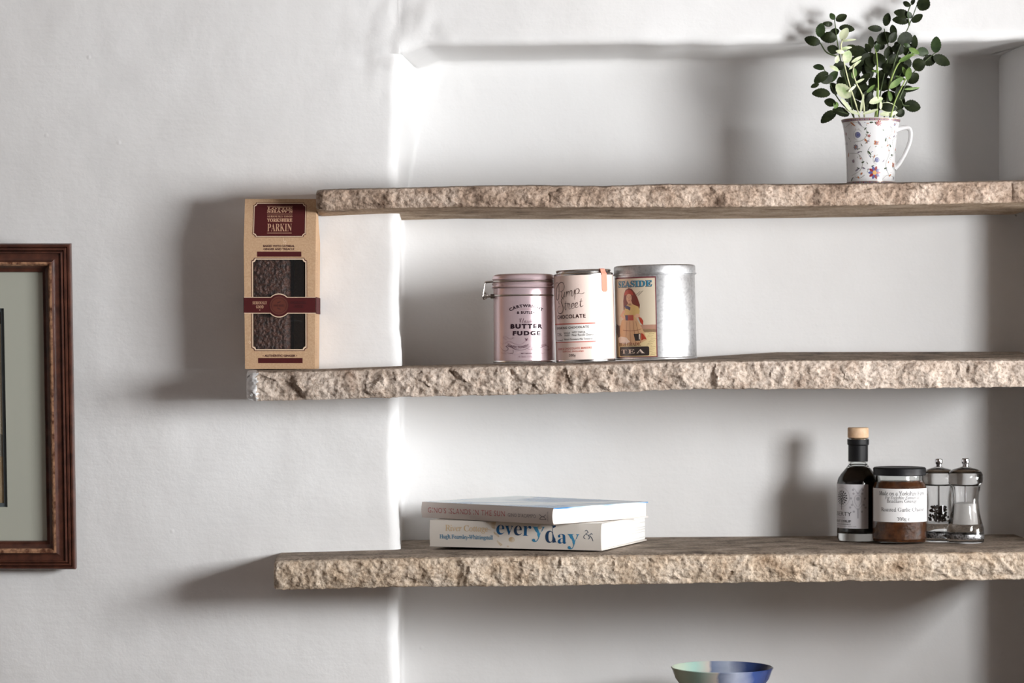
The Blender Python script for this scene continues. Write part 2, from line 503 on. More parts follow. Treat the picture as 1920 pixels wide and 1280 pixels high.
YF = -0.13
def shelf(name, label, x0px, top, bot, stone, seed, amp=(0.006, 0.0035, 0.0012), end_round=0.012, plaster_end=None, front=YF, back=0.19, lift=None, edge=0.0012):
    """top/bot: tables (px, py) along the front edge"""
    dep = front
    X0 = px2x(x0px, dep); X1 = px2x(1985, dep)
    step = 0.0016
    n = int((X1 - X0) / step)
    NF = 34
    ys_top = [back, 0.15, 0.10, 0.05, 0.0, -0.04, -0.075, front + 0.030, front + 0.018, front + 0.009, front + 0.004]
    ys_bot = [front + 0.003, front + 0.009, front + 0.02, -0.05, 0.0, 0.1, back]
    vs = []; fs = []; mi = []; per = len(ys_top) + NF + len(ys_bot)
    mb = MB()
    kS, kT, kU = mb.mi(stone), mb.mi(STONE_TOP), mb.mi(STONE_UNDER)
    kP = mb.mi(PLASTER)
    off = Vector((seed * 13.1, seed * 7.7, seed * 3.3))
    for i in range(n + 1):
        x = X0 + (X1 - X0) * i / n
        px = 960 + x * F / (dep - CY)
        zt = py2z(lerp_tab(top, px), dep); zb = py2z(lerp_tab(bot, px), dep)
        e = (x - X0)
        # rounded or chamfered left end
        t = min(1.0, e / end_round) if end_round else 1.0
        inset = end_round * (1 - math.sqrt(max(0.0, 1 - (1 - t) ** 2)))
        w = Vector((x, 0, 0))
        tj = edge * (noise.noise(Vector((x * 60, seed, 2))) + 0.7 * noise.noise(Vector((x * 210, seed, 4)))) 
        bj = edge * 1.3 * (noise.noise(Vector((x * 45, seed, 12))) + 0.7 * noise.noise(Vector((x * 190, seed, 14))))
        zr = inset * 0.55
        col = []
        lf = lift(px) if lift else 0.0
        for y in ys_top:
            k = max(0.0, min(1.0, (front + 0.035 - y) / 0.03))
            z = zt - zr * k + tj * k * k - 0.0035 * k ** 3
            if y > 0.0: z += lf * min(1.0, y / 0.15)
            col.append((x, max(y, front + inset), z))
        zt2, zb2 = zt - zr - 0.0035 + tj, zb + zr + bj + 0.001
        for j in range(NF):
            s = j / (NF - 1)
            z = zt2 + (zb2 - zt2) * s
            p = Vector((x, 0, z)) + off
            warp = noise.noise(p * 30) * 0.012
            d = facet(Vector((p.x * 26 + warp * 30, 0.3, p.z * 26 + p.x * 8)), amp[0])
            d += facet(Vector((p.x * 70, 0.9, p.z * 70 - p.x * 20 + warp * 60)), amp[1])
            d += amp[2] * noise.fractal(p * 130, 1.0, 2.0, 4)
            bul = math.sin(PI * s)
            env = min(1.0, bul * 2.2 + 0.15)
            col.append((x, front + inset - 0.004 * bul + 0.002 + d * env, z))
        for y in ys_bot:
            k = max(0.0, min(1.0, (front + 0.03 - y) / 0.03))
            col.append((x, max(y, front + inset), zb + zr * k + bj * k))
        vs += col
    o0 = 0
    for i in range(n):
        e = (X1 - X0) * i / n
        for j in range(per):
            a = i * per + j; b = i * per + (j + 1) % per
            fs.append((a, b, b + per, a + per))
            if j < len(ys_top) - 2: k = kT
            elif j < len(ys_top) + NF: k = kS
            else: k = kU
            if plaster_end and e < plaster_end + 0.006 * noise.noise(Vector((j * 0.35, seed, 0))) : k = kP
            mi.append(k)
    fs.append(tuple(range(per))); mi.append(kP if plaster_end else kS)
    fs.append(tuple(reversed(range(n * per, n * per + per)))); mi.append(kS)
    mb.v = vs; mb.f = fs; mb.m = mi
    o = mb.build(name, angle=50)
    return tag(o, label, 'shelf', 'stone shelves in the niche')

TOP1 = [(590, 353), (640, 351), (760, 349), (900, 345), (1000, 344), (1130, 346), (1250, 342), (1500, 342), (1632, 340), (1920, 335), (2020, 334)]
BOT1 = [(590, 396), (700, 391), (850, 387), (1000, 388), (1300, 388), (1500, 386), (1700, 383), (1920, 379), (2020, 378)]
TOP2 = [(458, 694), (600, 692), (760, 686), (983, 682), (1098, 680), (1230, 675.5), (1500, 672), (2020, 671)]
BOT2 = [(458, 752), (600, 749), (760, 744), (960, 740), (1100, 737), (1300, 729), (1600, 729), (1920, 725), (2020, 724)]
TOP3 = [(513, 1049), (600, 1047), (760, 1043), (960, 1040), (1300, 1037), (1600, 1035), (1920, 1032), (2020, 1031)]
BOT3 = [(513, 1106), (600, 1104), (760, 1100), (1000, 1099), (1200, 1095), (1450, 1091), (1570, 1091), (1590, 1087), (1610, 1090), (1920, 1086), (2020, 1085)]
shelf('stone_shelf', 'thin brown rough-edged stone shelf, topmost of the three, with the mug of sprigs on it', 591, TOP1, BOT1, STONE_BROWN, 1.0, (0.005, 0.003, 0.0016), 0.016, back=0.192)
shelf('stone_shelf', 'pale chunky hewn stone shelf, middle of the three, under the row of tins', 460, TOP2, BOT2, STONE, 2.0, (0.008, 0.0045, 0.0018), 0.016, plaster_end=0.015, back=0.192,
      lift=lambda px: 0.009 * max(0.0, min(1.0, (px - 1250) / 250)))
shelf('stone_shelf', 'golden stone shelf with a dark worn top, lowest of the three, under the books', 513, TOP3, BOT3, STONE_GOLD, 3.0, (0.004, 0.004, 0.0018), 0.006, back=0.192)
def shelf_z(tab, px): return py2z(lerp_tab(tab, px), YF)

# lower ledge that carries the bowl (its top lies just under the picture's lower edge)
LEDGE_Z = 1.004
mb = MB(); mb.box(-0.33, 0.69, -0.12, 0.192, LEDGE_Z - 0.05, LEDGE_Z, STONE_TOP)
structure(mb.build('trim_1', smooth=False))

# ------------------------------------------------------------------ picture frame on the left
def build_picture():
    H = 610 * scl(-0.02); tilt = R(5.6)
    zb = py2z(1065, -0.02); xr = px2x(142.5, -0.02)
    W = 0.60
    t = thing('picture_frame', 'dark brown moulded wooden picture frame with grey mount, leaning out at far left', 'picture', (xr - W / 2, -0.012, zb), (tilt, 0, 0))
    wood = mat('walnut_frame', srgb(88, 52, 40), 0.38, spec=0.5, var=(srgb(54, 30, 24), 60, 5, 0.3, 0.65), bump=(240, 0.25, 0.001), coat=0.15)
    gold = mat('worn_gilt', srgb(196, 150, 118), 0.35, 0.3, var=(srgb(104, 66, 50), 160, 4, 0.35, 0.6))
    # profile: (distance from outer edge, height in front of the back)
    prof = [(0.0, 0.0), (0.0, 0.012), (0.0015, 0.0145), (0.004, 0.0145), (0.005, 0.0125), (0.0062, 0.0160), (0.0085, 0.0165), (0.0095, 0.0140), (0.0108, 0.0175),
            (0.0125, 0.018), (0.0135, 0.0155), (0.019, 0.0165), (0.0225, 0.0185), (0.0245, 0.0215), (0.0275, 0.0215), (0.0300, 0.0170), (0.0335, 0.0125), (0.0350, 0.0115), (0.0385, 0.0115), (0.0395, 0.0085), (0.0395, 0.0)]
    gi = {13, 14}
    mb = MB(); vs = []
    for d, h in prof:
        for sx, sz in ((0, 0), (1, 0), (1, 1), (0, 1)):
            x = -W / 2 + d if sx == 0 else W / 2 - d
            z = d if sz == 0 else H - d
            vs.append((x, -h, z))
    n = len(prof); mw, mg = mb.mi(wood), mb.mi(gold)
    mb.v = vs
    for i in range(n):
        k = (i + 1) % n
        for c in range(4):
            e = (c + 1) % 4
            mb.f.append((i * 4 + c, i * 4 + e, k * 4 + e, k * 4 + c)); mb.m.append(mg if i in gi else mw)
    mb.build('frame', t, angle=20)
    k = scl(-0.03)
    # mount with a window
    mm = mat('grey_green_mount', srgb(182, 184, 172), 0.9, spec=0.15)
    mt = MB()
    ix0, ix1, iz0, iz1 = -W / 2 + 0.036, W / 2 - 0.036, 0.036, H - 0.036
    ox1 = W / 2 - 0.0935; ox0 = -ox1; oz0 = (1065 - 948) * k; oz1 = (1065 - 574) * k
    outer = [(ix0, iz0), (ix1, iz0), (ix1, iz1), (ix0, iz1)]; inner = [(ox0, oz0), (ox1, oz0), (ox1, oz1), (ox0, oz1)]
    yf, yb = -0.0075, -0.0050
    vs = [(x, yf, z) for x, z in outer + inner] + [(x, yb, z) for x, z in inner]
    fs = [(i, (i + 1) % 4, 4 + (i + 1) % 4, 4 + i) for i in range(4)] + [(4 + i, 4 + (i + 1) % 4, 8 + (i + 1) % 4, 8 + i) for i in range(4)]
    mt.add(vs, fs, mm); mt.build('mount', t, smooth=False)
    # dark inner slip
    sl = MB(); dm = mat('slate_slip', srgb(84, 92, 96), 0.8)
    s2 = 0.0052
    inner2 = [(ox0 + s2, oz0 + s2), (ox1 - s2, oz0 + s2), (ox1 - s2, oz1 - s2), (ox0 + s2, oz1 - s2)]
    inb = [(ox0 - 0.01, oz0 - 0.01), (ox1 + 0.01, oz0 - 0.01), (ox1 + 0.01, oz1 + 0.01), (ox0 - 0.01, oz1 + 0.01)]
    sl.add([(x, -0.0046, z) for x, z in inb + inner2] + [(x, -0.0030, z) for x, z in inner2],
           [(i, (i + 1) % 4, 4 + (i + 1) % 4, 4 + i) for i in range(4)] + [(4 + i, 4 + (i + 1) % 4, 8 + (i + 1) % 4, 8 + i) for i in range(4)], dm)
    sl.build('slip', t, smooth=False)
    ar = MB(); sh = Sheet()
    pale = mat('print_cream', srgb(196, 188, 166), 0.8); tan_ = mat('print_tan', srgb(150, 128, 98), 0.8, var=(srgb(176, 158, 128), 40, 4, 0.3, 0.7)); brn = mat('print_brown', srgb(70, 50, 40), 0.8)
    sh.rect(ox0, oz0, ox1, oz1, pale, 0)
    sh.rect(ox0 + s2, oz0 + s2, ox1 - s2, oz0 + 0.07, tan_, 1)
    sh.poly([(ox0 + s2, oz0 + 0.07), (ox1 - s2, oz0 + 0.07), (ox1 - s2, oz0 + 0.10), (ox1 - 0.05, oz0 + 0.12), (ox1 - 0.12, oz0 + 0.095), (ox0 + 0.08, oz0 + 0.13), (ox0 + s2, oz0 + 0.11)], mat('print_grey', srgb(140, 138, 128), 0.8), 1)
    sh.rect(ox0 + s2, oz1 - 0.022, ox1 - s2, oz1 - s2, brn, 1)
    sh.build(ar, lambda u, v, l: (u, -0.0026 - 0.0001 * l, v))
    ar.build('artwork', t, smooth=False, recalc=False)
    bb = MB(); bb.box(-W / 2 + 0.01, W / 2 - 0.01, -0.0022, 0.0, 0.01, H - 0.01, mat('backing_board', srgb(120, 100, 80), 0.9)); bb.build('backing_board', t, smooth=False)
build_picture()

# ------------------------------------------------------------------ cake box on the middle shelf
KRAFT = mat('kraft_card', srgb(196, 164, 132), 0.75, var=(srgb(184, 150, 118), 500, 3, 0.35, 0.65), spec=0.25)
MAROON = mat('maroon_print', srgb(74, 26, 27), 0.7, spec=0.2)
CREAMP = mat('cream_print', srgb(226, 200, 172), 0.6)
TANP = mat('tan_print', srgb(190, 150, 122), 0.6)
INKD = mat('brown_ink', srgb(70, 32, 30), 0.6)
def build_cake_box():
    yb = -0.004; dep = 0.084
    yf = yb - dep
    k = scl(yf)
    bz = shelf_z(TOP2, 525) + 0.0009
    cx = px2x(524.5, yf)
    t = thing('cake_carton', 'tall kraft card cake box with maroon labels, at the left end of the middle shelf', 'box', (cx, yb, bz))
    hb = (694 - 454) * k; ht = (694 - 374) * k
    wb, wf_, wt = 65.5 * k, 67.5 * k, 66 * k
    # front plane y as function of height
    def fy(z):
        if z <= hb: return -(dep - 0.004 + 0.004 * z / hb)
        return -(dep - 0.016 * (z - hb) / (ht - hb))
    def hw(z):
        if z <= hb: return wb + (wf_ - wb) * z / hb
        return wf_ + (wt - wf_) * (z - hb) / (ht - hb)
    mb = MB()
    zs = [0.0, hb, ht]
    vs = []
    for z in zs:
        w = hw(z); y = fy(z)
        yk = 0.0 if z <= hb else -0.045
        vs += [(-w, y, z), (w, y, z), (w, yk, z), (-w, yk, z)]
    fs = [(0, 3, 2, 1), (8, 9, 10, 11)]
    for r in range(2):
        a = r * 4
        for c in (1, 2, 3):                      # right, back, left (front is drawn with its window below)
            e = (c + 1) % 4
            fs.append((a + c, a + e, a + 4 + e, a + 4 + c))
    mb.add(vs, fs, KRAFT)
    # front: a sheet in px: u about the centre line, v up from the bottom
    Vb = 694
    def fmap(u, v, l):
        z = v * k
        return (u * k, fy(z) - 0.00015 * l, z)
    def notch(u0, v0, u1, v1, n):
        out = []
        for (cx_, cy_, a0) in ((u0, v0, 90), (u1, v0, 180), (u1, v1, 270), (u0, v1, 360)):
            pts = [(cx_ + n * math.cos(R(a0 - 90 * i / 4)), cy_ + n * math.sin(R(a0 - 90 * i / 4))) for i in range(5)]
            out += pts
        return out
    fs_ = Sheet()
    wu0, wu1, wv0, wv1 = 474.5 - 524.5, 572.5 - 524.5, Vb - 657, Vb - 489
    W0 = wb / k
    hole = notch(wu0, wv0, wu1, wv1, 5)
    fs_.poly([(-W0, 0), (W0, 0), (wf_ / k, hb / k), (-wf_ / k, hb / k)], KRAFT, 0, [hole])
    fs_.rect(-wf_ / k + 0.2, hb / k, wf_ / k - 0.2, ht / k, KRAFT, 0)
    # window borders: cream then a maroon keyline
    def ringed(u0, v0, u1, v1, n, a, b, m, l):
        fs_.poly(notch(u0 - b, v0 - b, u1 + b, v1 + b, n), m, l, [notch(u0 - a, v0 - a, u1 + a, v1 + a, n)])
    ringed(wu0, wv0, wu1, wv1, 5, 0.0, 2.0, CREAMP, 1)
    ringed(wu0, wv0, wu1, wv1, 5, 2.0, 3.2, MAROON, 1)
    # top label
    lu0, lu1, lv0, lv1 = 475.5 - 524.5, 571.5 - 524.5, Vb - 445, Vb - 383
    fs_.poly(notch(lu0 - 1, lv0 - 1, lu1 + 1, lv1 + 1, 5), MAROON, 1)
    ringed(lu0, lv0, lu1, lv1, 5, -0.2, 1.0, CREAMP, 2)
    ringed(lu0, lv0, lu1, lv1, 5, 1.0, 2.0, MAROON, 2)
    c0 = 523.5 - 524.5
    fs_.rect(c0 - 24, Vb - 388.4, c0 + 24, Vb - 387.6, TANP, 2)
    fs_.text('LOTTIE', c0, Vb - 392.2, 47, 4.6, TANP, 2, 'bold', 0.02)
    fs_.text("SHAW'S", c0, Vb - 397.8, 48, 5.6, TANP, 2, 'bold', 0.02)
    fs_.rect(c0 - 24, Vb - 403.4, c0 + 24, Vb - 402.6, TANP, 2)
    fs_.text('SERIOUSLY GOOD', c0, Vb - 407.4, 47, 3.6, TANP, 2, 'bold', 0.0)
    fs_.text('YORKSHIRE', c0, Vb - 414.6, 47.5, 6.6, TANP, 2, 'bold', 0.02)
    fs_.text('PARKIN', c0, Vb - 428.6, 46, 14.8, TANP, 2, 'bold', -0.004)
    fs_.rect(c0 - 23, Vb - 439.6, c0 + 23, Vb - 438.4, TANP, 2)
    # middle lines
    fs_.text('BAKED WITH OATMEAL', 523 - 524.5, Vb - 463.6, 59, 4.2, INKD, 1, 'sans', 0.035)
    fs_.text('GINGER AND TREACLE', 523 - 524.5, Vb - 469.4, 58, 4.2, INKD, 1, 'sans', 0.035)
    fs_.rect(482 - 524.5, Vb - 483.5, 565 - 524.5, Vb - 474, MAROON, 1)
    fs_.text('\u2022 AUTHENTIC GINGER \u2022', 524.5 - 524.5, Vb - 669.2, 65, 4.4, INKD, 1, 'sans', 0.035)
    fs_.rect(483.5 - 524.5, Vb - 683, 567 - 524.5, Vb - 673.5, MAROON, 1)
    # small pale price-tag mark
    fs_.ring(467.8 - 524.5, Vb - 644, 1.5, 2.2, 0.6, CREAMP, 1, 12); fs_.rect(467.6 - 524.5, Vb - 641.6, 468 - 524.5, Vb - 632, CREAMP, 1)
    fs_.text('72', 534 - 524.5, Vb - 457, 6, 6, CREAMP, 1); fs_.rect(531 - 524.5, Vb - 454, 531.8 - 524.5, Vb - 448, CREAMP, 1)
    fs_.build(mb, fmap)
    # ingredients lettering on the right-hand side panel
    sd = Sheet()
    for r in range(3):
        sd.text('INGREDIENTS OATMEAL FLOUR TREACLE SUGAR GINGER BUTTER EGG', 120, 14 + r * 16, 200, 4, INKD, 1)
    sd.build(mb, lambda u, v, l: (hw(u * k) + 0.0002, fy(u * k) + v * k, u * k))
    mb.build('carton', t, smooth=False, recalc=False)
    # window film
    fl = MB(); film = mat('clear_film', (0.2, 0.2, 0.2, 1), 0.06, alpha=0.07, spec=0.5)
    fl.add([(wu0 * k - .001, fy(wv0 * k) + 0.0008, wv0 * k - .001), (wu1 * k + .001, fy(wv0 * k) + 0.0008, wv0 * k - .001), (wu1 * k + .001, fy(wv1 * k) + 0.0012, wv1 * k + .001), (wu0 * k - .001, fy(wv1 * k) + 0.0012, wv1 * k + .001)], [(0, 1, 2, 3)], film)
    fl.tube([((538 - 524.5) * k, -dep + 0.006, (Vb - 605) * k), ((555 - 524.5) * k, -dep + 0.0055, (Vb - 603) * k), ((574 - 524.5) * k, -dep + 0.006, (Vb - 607) * k)], 0.0004, film, 6)
    fl.build('window_film', t, smooth=False, recalc=False)
    # paper sleeve with a round seal
    sl = MB(); bs = Sheet()
    v0, v1 = Vb - 590, Vb - 559
    h0 = W0 + 1.6
    bs.rect(-h0, v0, h0, v1, CREAMP, 5); bs.rect(-h0, v0 + 1.3, h0, v1 - 1.3, MAROON, 9)
    bs.disc(523 - 524.5, Vb - 575, 22.3, 22.5, CREAMP, 7, 40); bs.disc(523 - 524.5, Vb - 575, 20.8, 20.8, MAROON, 8, 40)
    SEAL = mat('bronze_seal', srgb(104, 56, 46), 0.4, 0.2)
    bs.disc(523 - 524.5, Vb - 575, 17.8, 17.8, SEAL, 10, 40)
    bs.ring(523 - 524.5, Vb - 575, 14, 14, 1.0, INKD, 11); bs.ring(523 - 524.5, Vb - 575, 17.4, 17.4, 0.8, INKD, 11)
    bs.text('HAND BAKED', 523 - 524.5, Vb - 575, 20, 4.2, INKD, 11, 'sans', 0.02)
    bs.leaf(523 - 524.5, Vb - 569, 0.4, 8, 2.4, INKD, 11); bs.leaf(523 - 524.5, Vb - 581, -0.4, 8, 2.4, INKD, 11)
    bs.text('SERIOUSLY', 487 - 524.5, Vb - 570, 27, 5.6, TANP, 10, 'bold', 0.005); bs.text('GOOD', 487 - 524.5, Vb - 577.6, 14, 5.8, TANP, 10, 'bold', 0.005)
    bs.disc(487 - 524.5, Vb - 583.5, 1, 1, TANP, 10, 8)
    DK = mat('dark_maroon_ink', srgb(60, 20, 22), 0.5)
    bs.text('YORKSHIRE', 560 - 524.5, Vb - 569.5, 31, 5.6, DK, 10, 'bold', 0.005); bs.text('GINGER', 560 - 524.5, Vb - 577, 18, 5.6, DK, 10, 'bold', 0.005)
    bs.build(sl, fmap)
    e = 0.0008
    for sgn in (-1, 1):
        x = sgn * (hw(v0 * k) + 0.0012)
        sl.add([(x, fy(v0 * k) - 0.0006, v0 * k), (x, -0.001, v0 * k), (x, -0.001, v1 * k), (x, fy(v1 * k) - 0.0006, v1 * k)], [(0, 1, 2, 3)], MAROON)
    sl.build('sleeve', t, smooth=False, recalc=False)
    # the cake inside, seen through the window
    ck = MB(); cake = mat('dark_parkin', srgb(84, 52, 40), 0.45, var=(srgb(38, 22, 17), 180, 5, 0.34, 0.62), bump=(210, 1.0, 0.004), spec=0.5)
    x0, x1, y0, y1, z0, z1 = -wb + 0.006, (543 - 524.5) * k, -dep + 0.013, -0.012, 0.001, hb - 0.012
    nx, nz = 44, 90
    vs = []; fs2 = []
    for j in range(nz + 1):
        for i in range(nx + 1):
            x = x0 + (x1 - x0) * i / nx; z = z0 + (z1 - z0) * j / nz
            b = min(1, 6 * min(i / nx, 1 - i / nx)) 
            y = y0 + 0.006 * (1 - math.sqrt(b)) - 0.0016 * noise.noise(Vector((x * 260, 1, z * 260))) - 0.0012 * noise.noise(Vector((x * 560, 4, z * 560)))
            vs.append((x, y, z))
    for j in range(nz):
        for i in range(nx):
            a = j * (nx + 1) + i; fs2.append((a, a + 1, a + nx + 2, a + nx + 1))
    nf = len(vs)
    # back of the loaf
    rim = [i for i in range(nx + 1)] + [(j + 1) * (nx + 1) - 1 for j in range(1, nz + 1)] + [nz * (nx + 1) + i for i in range(nx - 1, -1, -1)] + [j * (nx + 1) for j in range(nz - 1, 0, -1)]
    bk = []
    for r in rim: bk.append(len(vs)); vs.append((vs[r][0], y1, vs[r][2]))
    for i in range(len(rim)):
        j = (i + 1) % len(rim); fs2.append((rim[i], bk[i], bk[j], rim[j]))
    fs2.append(tuple(bk))
    ck.add(vs, fs2, cake)
    c = ck.build('ginger_cake', angle=60, loc=(cx, yb, bz))
    tag(c, 'dark sticky ginger cake seen through the window of the kraft box', 'cake')
build_cake_box()

# ------------------------------------------------------------------ tins on the middle shelf
STEEL = mat('bright_steel', (0.72, 0.71, 0.70, 1), 0.22, 1.0)
DARKWIRE = mat('clip_wire', (0.50, 0.46, 0.43, 1), 0.28, 1.0)
def tin_bottom(px): return shelf_z(TOP2, px) + 0.0014

def build_pink_tin():
    Y = -0.045; k = scl(Y); rp = 57.0; r = rp * k
    t = thing('fudge_tin', 'shiny pale pink clip-top fudge tin with a wire clasp at its left', 'tin', (px2x(983, Y), Y, tin_bottom(983)), (0, R(-0.4), 0))
    PINK = mat('pink_lacquer', (0.74, 0.58, 0.615, 1), 0.27, 0.5)
    INK = mat('aubergine_ink', srgb(40, 22, 32), 0.5, spec=0.2); GREY = mat('faded_rose_ink', srgb(150, 118, 128), 0.35, 0.3)
    MID = mat('plum_ink', srgb(96, 62, 76), 0.35, 0.2)
    B = 681
    z = lambda py: (B - py) * k
    mb = MB()
    prof = [(0, 0.001), (r - 0.002, 0.001), (r + 0.0006, 0.0), (r + 0.0012, 0.001), (r + 0.0008, 0.0022), (r, 0.003), (r, z(557)), (r - 0.0008, z(555.5)), (r, z(554)), (r, z(544)), (r + 0.0006, z(542))]
    prof += [(r - 0.002, z(541.5)), (0, z(541.5))]
    mb.lathe(prof, PINK, 96, ms=[STEEL, STEEL, STEEL, STEEL, STEEL] + [None] * 8)
    sh = Sheet()
    A = lambda px: arc(px - 983, rp)
    V = lambda py: B - py
    def T(s, x0, x1, y0, y1, m, st='sans', off=0.0, space=1.0, warp=None):
        a, b = A(x0), A(x1)
        sh.text(s, (a + b) / 2, V((y0 + y1) / 2), b - a, y1 - y0, m, 2, st, off, space, warp=warp)
    cu = A(987)
    def bow(depth, half):
        return lambda x, y: (x - (y - V(578)) * 0.018 * (x - cu) * -1, y - depth * ((x - cu) / half) ** 2)
    T('CARTWRIGHT', 957.5, 1016.5, 572.5, 578, INK, 'sans', 0.035, 1.25, bow(7.5, 30))
    T('ENGLAND', 977, 997, 580.4, 582.6, GREY, 'sans', 0.0, 1.5)
    T('& BUTLER', 970, 1003.5, 585.4, 590.4, INK, 'sans', 0.03, 1.2)
    T('Classic', 974.5, 999, 598, 607, MID, 'script', -0.012)
    T('BUTTER', 958, 1016.8, 609, 617.8, INK, 'sans', 0.06, 1.3)
    T('FUDGE', 962, 1013, 622, 630.4, INK, 'sans', 0.06, 1.3)
    # ribbon banner and scrolls
    b0 = [(938, 649), (943, 656), (950, 658), (954, 654), (950, 649.5), (945, 651)]
    sh.curve([(A(x), V(y)) for x, y in [(937, 648), (942, 656), (949, 659), (953.5, 654.5), (949, 650), (957, 650), (964, 655), (975, 657.5), (986, 655.5), (995, 649.5)]], 0.9, MID, 2, taper=True)
    sh.curve([(A(x), V(y)) for x, y in [(988, 655), (996, 657), (1004, 656.5), (1012, 654), (1021, 649.5), (1027, 651), (1029, 655), (1024, 657.5), (1018, 655)]], 0.9, MID, 2, taper=True)
    sh.curve([(A(x), V(y)) for x, y in [(947, 645), (955, 641), (966, 646), (976, 647), (986, 641), (991, 637)]], 0.5, GREY, 2)
    sh.curve([(A(x), V(y)) for x, y in [(950, 638), (944, 634), (949, 632.5), (958, 637), (964, 634)]], 0.5, GREY, 2)
    sh.curve([(A(x), V(y)) for x, y in [(1018, 634), (1025, 631.5), (1029, 636), (1023, 640), (1016, 641)]], 0.5, GREY, 2)
    sh.curve([(A(x), V(y)) for x, y in [(1036, 646), (1032, 654), (1026, 659)]], 0.6, MID, 2)
    for dx, s_ in ((962, 1), (1014, -1)):
        sh.curve([(A(dx), V(656)), (A(dx + 1.0 * s_), V(661)), (A(dx - 2 * s_), V(664)), (A(dx - 6 * s_), V(663))], 0.5, MID, 2)
    for dx in (940, 952, 1020, 1031):
        sh.curve([(A(dx), V(661)), (A(dx + 3), V(664)), (A(dx + 7), V(662.5)), (A(dx + 9), V(665))], 0.45, GREY, 2)
        sh.curve([(A(dx - 2), V(643)), (A(dx + 3), V(646)), (A(dx + 5), V(643))], 0.45, GREY, 2)
    def bn(x, y): return (x, y - 4.5 * (1 - ((x - A(972)) / 22) ** 2))
    T('CONFECTIONERY', 952.5, 991, 645, 650, MID, 'sans', 0.01, 1.1, bn)
    T('COLLECTION', 996.5, 1024, 649, 653.6, MID, 'sans', 0.01, 1.1, lambda x, y: (x, y - 2 + (x - A(1004)) * 0.24))
    sh.disc(cu, V(638.5), 1.6, 1.8, MID, 2, 8); sh.leaf(cu - 1.5, V(636.6), 2.2, 4, 1.3, MID, 2); sh.leaf(cu + 1.5, V(636.6), 0.9, 4, 1.3, MID, 2)
    T('NET WEIGHT', 977, 998.5, 662.6, 665, MID, 'sans', 0.02, 1.2)
    T('6.2oz 175g e', 973, 1004, 668, 672, GREY, 'italic', 0.005, 1.1)
    sh.build(mb, cyl_map(r, k), 3.0)
    mb.build('tin_body', t, recalc=False)
    # lid
    ld = MB()
    rl = r + 0.0006
    pr = [(r - 0.001, z(541.2)), (rl + 0.0015, z(541.2)), (rl + 0.0022, z(540.0)), (rl + 0.0012, z(538.6)), (rl + 0.0006, z(536)), (rl + 0.0014, z(533)), (rl - 0.0006, z(530.5)), (rl - 0.0006, z(527.5)), (rl + 0.0010, z(525)), (rl + 0.0004, z(520)), (rl - 0.0012, z(517.2)), (rl - 0.004, z(515.8)), (rl - 0.010, z(515.2)), (rl - 0.012, z(516.2)), (0, z(516.2))]
    ld.lathe(pr, PINK, 96); lid = ld.build('lid', t)
    # wire bails and clasp
    for nm, py, rr in (('lid_wire', 529.2, rl - 0.0002), ('body_wire', 555.6, r + 0.0004)):
        w = MB(); w.tube([(rr * math.sin(2 * PI * i / 72), -rr * math.cos(2 * PI * i / 72), z(py)) for i in range(72)], 0.0013, DARKWIRE, 8, closed=True)
        w.build(nm, t)
    cl = MB()
    X = lambda px: (px - 983) * k
    for yo in (-0.009, 0.009):
        cl.tube(bez([(X(925), yo, z(529)), (X(914), yo, z(529.5)), (X(910.5), yo, z(531.5)), (X(908.5), yo, z(541)), (X(906), yo, z(556))], 5), 0.0011, DARKWIRE, 8)
        cl.tube(bez([(X(906), yo, z(556)), (X(908), yo, z(561)), (X(914), yo, z(557)), (X(912), yo, z(551)), (X(909), yo, z(549))], 5), 0.0010, DARKWIRE, 8)
        cl.tube([(X(909), yo, z(557)), (X(925), yo, z(556))], 0.0013, DARKWIRE, 8)
    cl.tube([(X(914), -0.0095, z(529.5)), (X(914), 0.0095, z(529.5))], 0.0011, DARKWIRE, 8)
    cl.tube([(X(908), -0.011, z(558.5)), (X(908), 0.011, z(558.5))], 0.0016, DARKWIRE, 8)
    cl.box(X(920.5), X(927.5), -0.012, 0.012, z(560.5), z(552.5), DARKWIRE)
    cl.build('clasp', t)
build_pink_tin()

